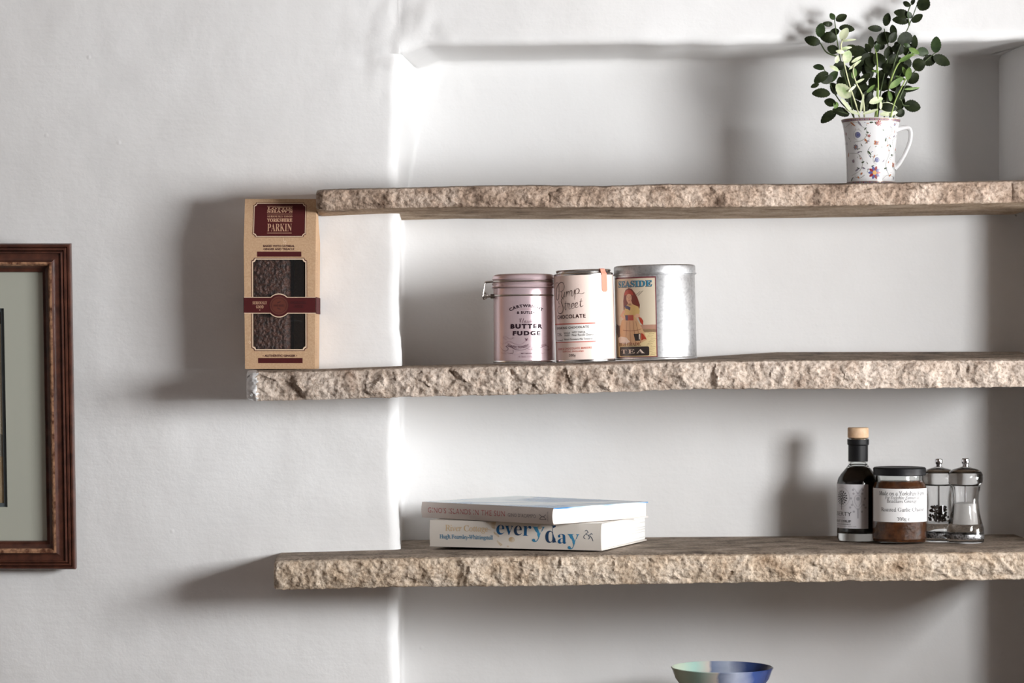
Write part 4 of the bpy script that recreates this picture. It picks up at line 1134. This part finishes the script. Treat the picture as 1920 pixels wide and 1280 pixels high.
def build_jar():
    Y = 0.034; k = scl(Y); rp = 50.5; r = rp * k
    B = 1021
    z = lambda py: (B - py) * k
    t = thing('chutney_jar', 'glass jar of brown garlic chutney with a black lid and white label', 'jar', (px2x(1686.6, Y), Y, shelf_z(TOP3, 1686) + 0.0006))
    nk = 44 * k
    outer = [(0, 0.0012), (r - 0.008, 0.0), (r - 0.003, 0.0012), (r - 0.0006, 0.0045), (r, 0.009), (r, z(921)), (r - 0.0004, z(917)), (r - 0.0018, z(912)), (nk + 0.001, z(906)), (nk, z(902)), (nk, z(882))]
    inner = [(nk - 0.002, z(882)), (nk - 0.002, z(903)), (r - 0.0040, z(912)), (r - 0.0024, z(918)), (r - 0.0022, z(922)), (r - 0.0022, z(1012)), (r - 0.006, z(1016)), (0, z(1015.5))]
    g = MB(); g.lathe(outer + inner, GLASS, 72); g.build('glass', t, angle=40)
    e = 0.0003
    c = MB(); ch = mat('brown_chutney', srgb(108, 64, 34), 0.25, var=(srgb(72, 38, 18), 120, 5, 0.32, 0.68), bump=(160, 0.4, 0.002))
    c.lathe([(0, z(1015.5) + e), (r - 0.005, z(1016.5) + e), (r - 0.0011, z(1012) + e), (r - 0.0011, z(922)), (r - 0.0013, z(918)), (r - 0.0028, z(912)), (nk - 0.0022, z(904.5)), (0, z(904))], ch, 72); c.build('chutney', t)
    l = MB(); rl = 49 * k
    l.lathe([(nk - 0.001, z(894)), (rl - 0.0005, z(894)), (rl, z(893)), (rl - 0.0001, z(889)), (rl, z(886)), (rl + 0.0002, z(881.5)), (rl - 0.001, z(879.4)), (rl - 0.003, z(878.8)), (rl - 0.005, z(880)), (0, z(880))], BLACKM, 72); l.build('lid', t)
    lb = MB(); sh = Sheet(); W = mat('white_jar_label', srgb(226, 225, 225), 0.85, spec=0.1); K = mat('grey_type', srgb(70, 68, 70), 0.85, spec=0.1)
    A = lambda px: arc(px - 1686.6, rp); V = lambda py: B - py
    sh.rect(-72, V(979.5), 72, V(917.6), W, 1)
    def T(s, x0, x1, y0, y1, st='serif', off=0.004): sh.text(s, (A(x0) + A(x1)) / 2, V((y0 + y1) / 2), A(x1) - A(x0), y1 - y0, K, 2, st, off)
    T('Made on a Yorkshire Farm', 1645, 1728, 921.5, 930); T('For Yorkshire Farmers at', 1654, 1717, 930.5, 937, 'italic', 0.0); T('Beadlam Grange', 1657, 1712, 937, 945.4)
    T('Roasted Garlic Chutney', 1648, 1728, 952, 962); T('300g e', 1675, 1698, 970, 978.4)
    sh.build(lb, cyl_map(r + 0.00005, k), 3.0); lb.build('label', t, recalc=False)
build_jar()

def build_mill(name, label, pxc, Y, B, s, content):
    k = scl(Y) * s
    t = thing(name, label, 'mill', (px2x(pxc, Y), Y, shelf_z(TOP3, pxc) + 0.0006))
    z = lambda py: (1019.5 - py) * k
    r = lambda v: v * k
    # one clear body turned in the round, hollow inside
    b = MB()
    outer = [(0, 0.0005), (r(33), 0.0), (r(34.6), z(1018)), (r(34.8), z(1000)), (r(34.2), z(992)), (r(32), z(984)), (r(28.5), z(972)), (r(25.8), z(955)), (r(24.8), z(940)), (r(25.4), z(928)), (r(27.2), z(920)), (r(28), z(914))]
    inner = [(r(25.5), z(914)), (r(23.6), z(920)), (r(21.4), z(930)), (r(20.6), z(942)), (r(21), z(956)), (r(22.6), z(972)), (r(24), z(986)), (0, z(988))]
    b.lathe(outer + inner, ACRYL, 56); b.build('body', t, angle=45)
    h = MB()
    h.lathe([(0, z(913)), (r(27), z(913)), (r(30), z(911)), (r(32.6), z(905)), (r(33), z(898)), (r(32.4), z(892)), (r(30), z(887)), (r(24), z(883)), (r(15), z(880)), (r(8), z(878)), (r(6), z(877)), (0, z(877)), (0, z(880)), (r(13), z(883)), (r(22), z(886)), (r(27), z(889.5)), (r(29.2), z(893)), (r(29.8), z(898)), (r(29.4), z(903.6)), (r(27), z(908.6)), (r(24), z(910.2)), (0, z(910.4))], ACRYL, 56); h.build('cap', t, angle=45)
    n = MB(); n.lathe([(0, z(877)), (r(5.5), z(877)), (r(5.5), z(872.5)), (r(7.2), z(871)), (r(7.6), z(867)), (r(7.2), z(863.5)), (r(5.5), z(862)), (0, z(861.6))], CHROME, 32); n.build('knob', t)
    sp = MB(); sp.lathe([(0, z(986)), (r(1.8), z(986)), (r(1.8), z(911.6)), (0, z(911.6))], CHROME, 16); sp.build('spindle', t)
    rg = MB(); ring = mat('grinder_ring', (0.45, 0.45, 0.46, 1), 0.3, 0.9, var=((0.12, 0.12, 0.12, 1), 420, 2, 0.42, 0.55))
    rg.lathe([(r(35.0), z(1012)), (r(35.3), z(1011)), (r(35.3), z(1004)), (r(35.0), z(1003))], ring, 56); rg.build('grinder_ring', t)
    if content == 'salt':
        c = MB(); sm = mat('white_salt', srgb(244, 243, 240), 0.8, bump=(500, 0.3, 0.001))
        c.lathe([(0, z(987.4)), (r(23.4), z(985.4)), (r(22.2), z(972)), (r(20.6), z(956)), (r(20.2), z(946.5)), (r(14), z(945)), (r(2), z(944)), (0, z(944))], sm, 48); c.build('salt', t)
    else:
        c = MB(); pm = mat('black_peppercorn', srgb(62, 47, 40), 0.6, bump=(500, 0.5, 0.001)); rnd = random.Random(4)
        for i in range(150):
            yy = rnd.uniform(953, 982); rad = rnd.uniform(0.3, 0.97) * (17.4 if yy < 970 else 19.5); a = rnd.uniform(0, 2 * PI)
            q = 2.3 * k
            c.lathe([(0, -q), (q * 0.7, -q * 0.7), (q, 0), (q * 0.7, q * 0.7), (0, q)], pm, 8, r(rad) * math.sin(a), -r(rad) * math.cos(a), z(yy))
        c.build('peppercorns', t)
build_mill('pepper_mill', 'clear acrylic pepper mill holding dark peppercorns, between jar and salt mill', 1760, 0.062, 1018, 0.98, 'pepper')
build_mill('salt_mill', 'clear acrylic salt mill filled with white salt, last on the lowest shelf', 1810, 0.030, 1019.5, 1.0, 'salt')

# ------------------------------------------------------------------ bowl below
def build_bowl():
    Y = 0.02; k = scl(Y)
    g = bpy.data.materials.new('dipped_glaze'); g.use_nodes = True; nt = g.node_tree; b = nt.nodes['Principled BSDF']; N = nt.nodes.new; L = nt.links.new
    b.inputs['Roughness'].default_value = 0.18; b.inputs['Coat Weight'].default_value = 0.3
    tc = N('ShaderNodeTexCoord'); sx = N('ShaderNodeSeparateXYZ'); L(tc.outputs['Object'], sx.inputs[0])
    nz = N('ShaderNodeTexNoise'); nz.inputs['Scale'].default_value = 30; nz.inputs['Detail'].default_value = 4; L(tc.outputs['Object'], nz.inputs['Vector'])
    ma = N('ShaderNodeMath'); ma.operation = 'MULTIPLY_ADD'; ma.inputs[1].default_value = 0.024; L(nz.outputs['Fac'], ma.inputs[0]); L(sx.outputs['X'], ma.inputs[2])
    mr = N('ShaderNodeMapRange'); mr.inputs[1].default_value = -0.06; mr.inputs[2].default_value = 0.085; L(ma.outputs[0], mr.inputs[0])
    rp = N('ShaderNodeValToRGB'); e = rp.color_ramp.elements
    e[0].position = 0.0; e[0].color = srgb(188, 194, 172); e[1].position = 1.0; e[1].color = srgb(36, 52, 100)
    for p, c in ((0.25, srgb(158, 190, 180)), (0.40, srgb(198, 188, 180)), (0.44, srgb(112, 124, 150)), (0.60, srgb(176, 184, 204)), (0.76, srgb(58, 80, 138))):
        x = e.new(p); x.color = c
    L(mr.outputs[0], rp.inputs['Fac']); L(rp.outputs['Color'], b.inputs['Base Color'])
    mb = MB(); r = 96 * k; H = 0.068
    prof = [(0, 0.004), (0.028, 0.004), (0.030, 0.0), (0.034, 0.0), (0.035, 0.005), (0.046, 0.018), (0.057, 0.036), (r - 0.006, 0.050), (r - 0.0015, H - 0.004), (r, H - 0.001), (r - 0.0012, H), (r - 0.003, H - 0.002), (r - 0.0085, 0.050), (0.054, 0.037), (0.043, 0.021), (0.03, 0.011), (0, 0.009)]
    mb.lathe(prof, g, 80)
    z = py2z(1250, Y) - H
    o = mb.build('bowl', loc=(px2x(1354, Y), Y, LEDGE_Z + 0.0003))
    o.scale = (1, 1, (py2z(1250, Y) - LEDGE_Z) / H)
    tag(o, 'glazed pottery bowl in mint, white and blue, cut off by the bottom edge', 'bowl')
build_bowl()

# ------------------------------------------------------------------ mug and sprigs on the top shelf
MY = -0.045
def build_mug():
    k = scl(MY); B = 339.5
    zt = shelf_z(TOP1, 1632) + 0.0004
    t = thing('mug', 'white china mug with a floral print on the top shelf, holding leafy sprigs', 'mug', (px2x(1632.6, MY), MY, zt))
    CH = mat('bone_china', srgb(214, 213, 213), 0.14)
    z = lambda py: (B - py) * k
    P = [(B, 44.6), (335, 45), (315, 45.4), (290, 46.2), (270, 47.2), (250, 48.8), (235, 50.8), (225, 52.8), (217.5, 55)]
    def rad(zz):
        py = B - zz / k
        if py >= P[0][0]: return P[0][1] * k
        for (a, b), (c, d) in zip(P, P[1:]):
            if py >= c: return (b + (d - b) * (a - py) / (a - c)) * k
        return P[-1][1] * k
    outer = [(0, 0.002), (42 * k, 0.002), (43.6 * k, 0.0), (44.4 * k, 0.0008)] + [(rad(z(B - 2 - i * 3)), z(B - 2 - i * 3)) for i in range(0, 40)] + [(55 * k, z(217.4)), (54.4 * k, z(216.8))]
    inner = [(53.4 * k, z(217.4)), (rad(z(230)) - 0.0018, z(230)), (rad(z(260)) - 0.002, z(260)), (rad(z(300)) - 0.0022, z(300)), (40 * k, z(332)), (0, z(333))]
    mb = MB(); mb.lathe(outer + inner, CH, 80)
    sh = Sheet()
    C = lambda n, *c: mat('print_' + n, srgb(*c), 0.3)
    BLU, RED, GRN, ORG, VIN, YEL, GRY = C('blue', 84, 88, 138), C('crimson', 140, 48, 54), C('leafgreen', 66, 78, 58), C('rust', 166, 106, 72), C('vine', 140, 142, 132), C('ochre', 206, 160, 96), C('lilacgrey', 124, 116, 128)
    cv = lambda cx, cy: (arc(1480 + cx / 3.556 - 1632.6, 47.5), B - cy / 3.556)
    def flower(cx, cy, rr, m1, m2, n=8, two=None):
        u, v = cv(cx, cy); rr = rr / 3.556
        for i in range(n):
            a = 2 * PI * i / n
            sh.leaf(u + rr * 0.66 * math.cos(a), v + rr * 0.66 * math.sin(a), a, rr * 0.72, rr * 0.42, m1 if (two is None or i % 2) else two, 2)
        sh.disc(u, v, rr * 0.3, rr * 0.3, m2, 3, 10)
    flower(547, 1135, 44, BLU, YEL, 10, RED); flower(568, 810, 20, RED, ORG, 7); flower(673, 813, 13, BLU, YEL, 6); flower(427, 963, 20, GRY, ORG, 8); flower(410, 1055, 14, GRY, RED, 7)
    flower(510, 893, 11, RED, ORG, 6); flower(714, 835, 22, RED, BLU, 8); flower(380, 870, 12, RED, ORG, 6); flower(455, 1040, 8, RED, ORG, 5); flower(700, 975, 12, ORG, RED, 6)
    for cx, cy, rr in ((442, 884, 19), (565, 1050, 17)):
        u, v = cv(cx, cy); sh.disc(u, v, rr / 3.556, rr / 3.556, BLU, 2); sh.ring(u, v, rr / 3.556 * 0.6, rr / 3.556 * 0.6, 0.7, VIN, 3, 14); sh.ring(u, v, rr / 3.556 * 1.7, rr / 3.556 * 1.8, 0.4, VIN, 2, 18, 0.6, 4.6)
    # butterflies and peony
    for cx, cy in ((558, 940), (685, 1080)):
        u, v = cv(cx, cy)
        for a, l_ in ((0.5, 7), (2.3, 7), (-0.6, 5.5), (3.6, 5.5)): sh.leaf(u + 2.6 * math.cos(a), v + 2.6 * math.sin(a), a, l_, 4.2, ORG, 2)
        sh.leaf(u, v, PI / 2, 8, 1.4, GRY, 3); sh.disc(u + 2, v + 1, 0.9, 0.9, BLU, 3, 8); sh.disc(u - 2, v + 1.2, 0.9, 0.9, RED, 3, 8)
    rnd = random.Random(12)
    vines = [[(380, 830), (430, 800), (470, 830), (500, 870), (470, 920), (420, 930)], [(390, 1000), (440, 1010), (470, 1060), (450, 1120), (400, 1150)], [(640, 800), (660, 860), (630, 930), (650, 1000), (625, 1080), (650, 1150)],
             [(520, 960), (500, 1000), (530, 1030), (580, 1010)], [(600, 1180), (640, 1150), (690, 1160)], [(700, 880), (670, 930), (690, 1000), (650, 1040)], [(480, 1150), (450, 1170), (420, 1160)]]
    for L in vines: sh.curve([cv(*p) for p in L], 0.6, VIN, 2, 5)
    for cx, cy, a, ln in ((420, 812, -0.7, 42), (458, 812, -1.0, 40), (435, 1112, 0.5, 42), (512, 1005, -0.9, 36), (490, 922, -1.0, 26), (470, 1065, 0.4, 20), (475, 1105, -0.5, 22), (460, 1140, 0.8, 18), (445, 998, 0.4, 20), (385, 1010, 1.2, 30),
                          (400, 1175, 0.9, 30), (620, 918, 1.5, 22), (625, 1105, 0.3, 24), (660, 1150, 0.5, 28), (680, 890, 0.6, 22), (525, 805, 0.1, 22), (690, 1165, 0.9, 26), (655, 955, 2.2, 22), (670, 1015, 0.1, 22), (500, 870, 2.6, 16), (600, 855, -0.8, 14), (380, 935, 1.4, 20), (440, 1165, -0.8, 18)):
        u, v = cv(cx, cy); sh.leaf(u, v, a, ln / 3.3, 3.0, rnd.choice([GRN, GRN, GRY, ORG]), 2)
    for i in range(40):
        u, v = cv(rnd.uniform(380, 715), rnd.uniform(800, 1170)); sh.leaf(u, v, rnd.uniform(0, 6.28), rnd.uniform(3.5, 7), rnd.uniform(1.2, 2.2), rnd.choice([GRN, GRY, VIN, GRN, ORG]), 2)
    for i in range(46):
        u, v = cv(rnd.uniform(385, 715), rnd.uniform(800, 1170)); sh.disc(u, v, 0.75, 0.75, rnd.choice([RED, BLU, GRN, ORG, GRN]), 2, 6)
    # same print carries on round the back of the mug
    for i in range(60):
        a = rnd.uniform(80, 215) ; v = rnd.uniform(8, 112)
        sh.leaf(a, v, rnd.uniform(0, 6), rnd.uniform(4, 9), 2.4, rnd.choice([GRN, BLU, RED, GRY, ORG]), 2)
    full = PI * 47
    GB = mat('rim_band_gilt', srgb(150, 120, 84), 0.3, 0.3); LB = mat('band_lilac', srgb(128, 124, 146), 0.3)
    sh.rect(-full * 1.0, B - 222.2, full * 1.0, B - 219.2, LB, 1); sh.rect(-full, B - 219.2, full, B - 218.0, GB, 2); sh.rect(-full, B - 223, full, B - 222.2, GB, 2)
    sh.rect(-full, B - 338.6, full, B - 335.0, LB, 1); sh.rect(-full, B - 335.4, full, B - 334.6, GB, 2)
    for i in range(74):
        u = -full + 2 * full * i / 74
        sh.disc(u, B - 220.7, 1.1, 1.0, (GB, RED)[i % 2], 3, 8); sh.disc(u, B - 336.8, 1.2, 1.2, (GRY, GB, RED)[i % 3], 3, 8)
    # map: angle uses a constant 47.5 px reference so print follows the taper
    def mp(u, v, l):
        zz = v * k; a = u / 47.5; rr = rad(zz) + 0.00012 * l
        return (rr * math.sin(a), -rr * math.cos(a), zz)
    sh.build(mb, mp, 3.0)
    mb.build('mug_body', t, recalc=False, angle=50)
    h = MB(); X = lambda px: (px - 1632.6) * k
    path = bez([(X(1680), 0, z(236)), (X(1690), 0, z(232.6)), (X(1700), 0, z(231.6)), (X(1706), 0, z(236)), (X(1707.4), 0, z(248)), (X(1704), 0, z(264)), (X(1696), 0, z(282)), (X(1686), 0, z(299)), (X(1677), 0, z(309))], 6)
    n_ = len(path)
    h.tube(path, [0.0036 - 0.0012 * math.sin(PI * i / (n_ - 1)) * (i / n_) for i in range(n_)], CH, 12, flat=1.5)
    h.build('handle', t)
build_mug()

# sprigs: coordinates below are read in a 3.556x crop of the photo whose origin is (1480, 0)
LEAFD = mat('leaf_dark', srgb(40, 48, 25), 0.5, spec=0.2, var=(srgb(22, 29, 14), 90, 3, 0.35, 0.65), bump=(260, 0.3, 0.001))
LEAFM = mat('leaf_mid', srgb(58, 76, 42), 0.45, spec=0.35, var=(srgb(38, 54, 30), 90, 3, 0.35, 0.65))
LEAFB = mat('leaf_bright', srgb(112, 136, 72), 0.5, spec=0.3, var=(srgb(80, 106, 52), 80, 3, 0.35, 0.65))
LEAFC = mat('leaf_cream', srgb(216, 222, 186), 0.5, spec=0.3, var=(srgb(168, 190, 136), 70, 3, 0.30, 0.5))
STEMD = mat('stem_dark', srgb(70, 84, 50), 0.5); STEMB = mat('stem_green', srgb(140, 160, 86), 0.5); STEMC = mat('stem_pale', srgb(206, 208, 166), 0.5)
MR = random.Random(31)
def P5(cx, cy, dy=0.0):
    return pt(1480 + cx / 3.556, cy / 3.556, MY + dy)
def add_leaf(mb, c, ang, ln, wd, m, roll=0.0, pitch=0.0, edge=None, serr=0.05):
    """c centre point, ang direction in the picture plane (deg, CCW), ln/wd metres"""
    N = 14
    cols = (-1, -0.86, -0.45, 0, 0.45, 0.86, 1)
    ax = Vector((math.cos(R(ang)), 0, math.sin(R(ang)))); sd = Vector((-math.sin(R(ang)), 0, math.cos(R(ang)))); nn = Vector((0, -1, 0))
    q = Matrix.Rotation(R(roll), 3, ax) @ Matrix.Rotation(R(pitch), 3, sd)
    ax, sd, nn = q @ ax, q @ sd, q @ nn
    vs = []; bend = MR.uniform(-0.06, 0.16); fold = MR.uniform(0.05, 0.22)
    for i in range(N + 1):
        t = i / N
        w = (math.sin(PI * t ** 0.92) ** 0.62 if 0 < t < 1 else 0.0) * wd / 2 + 0.0002
        ser = 1 + (serr if i % 2 else -serr)
        for s in cols:
            ww = w * s * (ser if abs(s) == 1 else 1)
            d = abs(s) * fold * w - bend * ln * (2 * t - 1) ** 2
            vs.append(c + ax * (ln * (t - 0.5)) + sd * ww + nn * d)
    k = len(cols)
    mid = []; edg = []
    for i in range(N):
        for j in range(k - 1):
            f = (i * k + j, i * k + j + 1, (i + 1) * k + j + 1, (i + 1) * k + j)
            (edg if edge and j in (0, k - 2) else mid).append(f)
    mb.add(vs, mid + ([] if edge else []), m)
    if edg:
        o = len(mb.v) - len(vs); kk = mb.mi(edge)
        for f in edg: mb.f.append(tuple(o + i for i in f)); mb.m.append(kk)

def sprig(label, stems, leaves, stem_m, dy, rad=0.0011, extra=None):
    """stems: list of polylines; leaves: (cx, cy, ang, len, wid, mat[, edge])"""
    base = P5(545, 1120, 0.0)
    t = thing('leafy_sprig', label, 'sprig', base, group='sprigs in the mug')
    sb = MB()
    for L in stems:
        n = len(L)
        pts = [P5(x, y, dy * min(1.0, max(0.15, (880 - y) / 500)) ) - base for x, y in L]
        pp = bez(pts, 5)
        sb.tube(pp, [rad * (1.15 - 0.6 * i / (len(pp) - 1)) for i in range(len(pp))], stem_m, 7)
    sb.build('stem', t)
    lb = MB()
    for lf in leaves:
        x, y, a, ln, wd, m = lf[:6]
        e = lf[6] if len(lf) > 6 else None
        kk = scl(MY) / 3.556
        d = dy * min(1.0, max(0.3, (880 - y) / 500)) + MR.uniform(-0.006, 0.006)
        add_leaf(lb, P5(x, y, d) - base, a, ln * kk, wd * kk, m, MR.uniform(-18, 18), MR.uniform(-16, 16), e)
    lb.build('leaves', t, recalc=False, angle=70)
def inside(x): return [(545 + (x - 545) * 0.35, 1050), (545 + (x - 545) * 0.7, 900)]
D_, M_, B_, C_ = LEAFD, LEAFM, LEAFB, LEAFC
FR0 = random.Random(9)
FILL = [(FR0.uniform(380, 640), FR0.uniform(400, 740), FR0.uniform(20, 160), FR0.uniform(80, 112), FR0.uniform(52, 78), LEAFD) for _ in range(14)]
sprig('dark green sprig reaching up and left, its two small tip leaves by the lintel edge', [inside(440) + [(430, 780), (400, 620), (350, 440), (320, 280), (305, 160), (300, 120)], [(335, 380), (250, 350), (205, 285), (180, 275)]],
      [(287, 110, 125, 52, 36, M_), (346, 120, 28, 86, 52, D_), (384, 190, -6, 106, 54, D_), (258, 160, 172, 72, 36, D_), (208, 200, 80, 96, 62, M_), (262, 250, 175, 112, 76, D_), (152, 272, 165, 112, 64, D_), (300, 215, 200, 70, 50, D_), (290, 330, 160, 80, 60, D_), (330, 440, 200, 90, 60, D_)], STEMD, 0.012)
sprig('dark low sprig spilling over the left of the mug rim', [inside(430) + [(420, 760), (350, 690), (290, 600), (250, 500), (230, 460)], [(400, 760), (330, 745), (290, 760)]],
      [(195, 447, 162, 78, 42, M_), (212, 515, 215, 116, 62, D_), (212, 620, 178, 124, 66, D_), (260, 776, 215, 128, 66, D_), (345, 745, 160, 118, 60, D_), (272, 682, 170, 82, 56, D_), (170, 570, 200, 60, 30, D_), (290, 510, 50, 96, 54, M_), (310, 700, 250, 50, 36, B_), (300, 590, 120, 90, 60, D_), (250, 530, 200, 90, 60, D_)], STEMD, -0.004)
sprig('tallest dark sprig, running out of the top edge of the photo', [inside(640) + [(630, 800), (660, 600), (700, 420), (740, 300), (790, 190), (830, 90), (870, -20)], [(800, 170), (790, 90), (815, 20)]],
      [(895, 30, 60, 104, 88, D_), (853, 122, 38, 92, 50, D_), (742, 135, 172, 110, 58, D_), (752, 92, 165, 112, 60, D_), (782, 27, 150, 56, 34, D_), (824, 10, 70, 50, 26, D_), (770, 258, 200, 110, 90, D_), (725, 330, 160, 90, 70, D_), (660, 460, 150, 100, 70, D_), (690, 250, 60, 80, 54, D_), (905, -45, 60, 90, 60, D_), (800, 100, 120, 50, 36, M_)], STEMD, 0.006)
sprig('dark sprig at middle top with a leaf held out flat to its left', [inside(580) + [(590, 780), (610, 600), (650, 420), (660, 320), (640, 230), (632, 190)]],
      [(650, 130, 75, 98, 52, D_), (572, 190, 178, 98, 44, D_), (693, 205, 100, 86, 46, D_), (634, 255, 30, 120, 84, D_), (600, 300, 150, 80, 60, D_), (600, 400, 120, 110, 80, D_), (690, 390, 40, 90, 60, D_), (620, 500, 30, 100, 70, D_), (570, 560, 140, 110, 80, D_), (660, 640, 20, 100, 70, D_)], STEMD, 0.016)
sprig('dark sprig spreading right past the handle, an upright veined leaf at its tip', [inside(690) + [(690, 800), (740, 640), (800, 520), (860, 450), (920, 395), (975, 350)], [(740, 660), (760, 700), (800, 705)]],
      [(978, 298, 86, 112, 68, M_), (1015, 402, -28, 124, 70, D_), (935, 402, 20, 100, 74, D_), (890, 346, -18, 84, 62, M_), (864, 430, 20, 92, 88, D_), (826, 520, 40, 92, 74, D_), (820, 708, -4, 118, 86, D_), (742, 752, 30, 70, 54, D_), (790, 590, 170, 80, 40, D_), (740, 620, 60, 110, 76, D_), (720, 700, 60, 90, 66, D_)], STEMD, 0.0)
sprig('short dark sprig with a narrow pointed tip, behind the pale stems', [inside(560) + [(580, 700), (585, 520), (575, 340), (550, 290)]],
      [(545, 282, 95, 86, 40, D_), (525, 320, 120, 70, 36, D_), (590, 300, 60, 60, 34, M_), (545, 400, 100, 110, 80, D_), (480, 350, 160, 100, 70, D_), (450, 410, 200, 110, 80, D_), (520, 470, 120, 110, 80, D_), (430, 520, 150, 110, 80, D_), (480, 580, 60, 110, 80, D_), (400, 640, 130, 110, 80, D_), (520, 650, 70, 110, 80, D_), (590, 700, 20, 120, 70, D_), (440, 700, 140, 120, 70, D_), (350, 560, 110, 100, 70, D_), (370, 480, 90, 100, 70, D_), (640, 560, 60, 110, 80, D_)] + [(460, 340, 20, 110, 76, D_), (420, 330, 150, 90, 64, D_), (500, 400, 60, 110, 76, D_)] + FILL, STEMB, 0.022)
FR = random.Random(5)
def fill(n, x0, x1, y0, y1): return [(FR.uniform(x0, x1), FR.uniform(y0, y1), FR.uniform(20, 160), FR.uniform(80, 112), FR.uniform(52, 78), D_) for _ in range(n)]
sprig('broad dark leaves clustered upright at the right of the bunch', [inside(660) + [(690, 720), (720, 560), (770, 400), (820, 300)]],
      [(834, 282, 85, 104, 44, D_), (790, 330, 60, 90, 60, D_), (700, 480, 110, 100, 74, D_), (760, 470, 60, 100, 80, D_), (780, 420, 100, 90, 70, D_), (700, 560, 90, 110, 80, D_), (800, 600, 10, 130, 26, D_), (730, 310, 130, 80, 60, D_), (660, 350, 80, 90, 60, D_)] + fill(9, 590, 740, 420, 730), STEMD, 0.020)
sprig('cream variegated sprig leaning left, a heart-shaped pale leaf near its top', [inside(470) + [(458, 745), (400, 560), (370, 440), (360, 400)], [(360, 400), (345, 300), (370, 250)]],
      [(366, 226, 62, 92, 56, C_), (386, 378, 72, 90, 62, C_), (362, 606, 140, 132, 84, C_), (375, 322, 10, 84, 20, C_), (395, 268, 4, 100, 14, C_), (318, 395, 80, 52, 30, C_), (300, 455, 150, 70, 26, C_), (340, 345, 170, 60, 26, C_)], STEMC, -0.022, 0.0012)
sprig('pale sprig of narrow curled cream leaves, left of the middle', [inside(490) + [(492, 660), (450, 560), (425, 480), (440, 420)]],
      [(440, 430, 40, 110, 18, C_), (432, 490, 80, 70, 36, B_), (470, 540, 30, 70, 16, C_), (380, 700, 125, 120, 24, C_), (486, 690, 80, 130, 16, C_), (450, 395, 30, 80, 20, C_), (420, 590, 40, 70, 16, C_), (420, 745, 160, 110, 20, C_)], STEMC, -0.018, 0.0012)
sprig('pale green upright stem at the middle with short side leaves', [inside(585) + [(592, 640), (590, 480), (580, 335)]],
      [(580, 668, 24, 104, 44, C_), (545, 590, 45, 80, 22, B_), (590, 320, 80, 60, 24, M_), (575, 475, 170, 50, 16, B_), (540, 745, 15, 110, 20, C_), (660, 716, -10, 124, 66, D_, C_), (664, 756, 6, 124, 34, C_), (610, 700, 85, 60, 18, C_)], STEMB, -0.026, 0.0012)
sprig('bright green sprig leaning right with fresh narrow leaves', [inside(690) + [(700, 690), (755, 570), (812, 460)], [(665, 590), (690, 500), (740, 410), (840, 365)]],
      [(712, 552, 38, 116, 40, B_), (795, 490, 80, 90, 40, B_), (832, 340, -30, 80, 34, B_), (780, 385, 30, 120, 30, B_), (672, 640, 100, 70, 26, B_), (820, 590, 4, 110, 16, B_), (770, 480, 110, 80, 26, B_), (786, 305, 150, 54, 30, M_), (740, 520, 160, 70, 22, B_)], STEMB, -0.020, 0.0012)
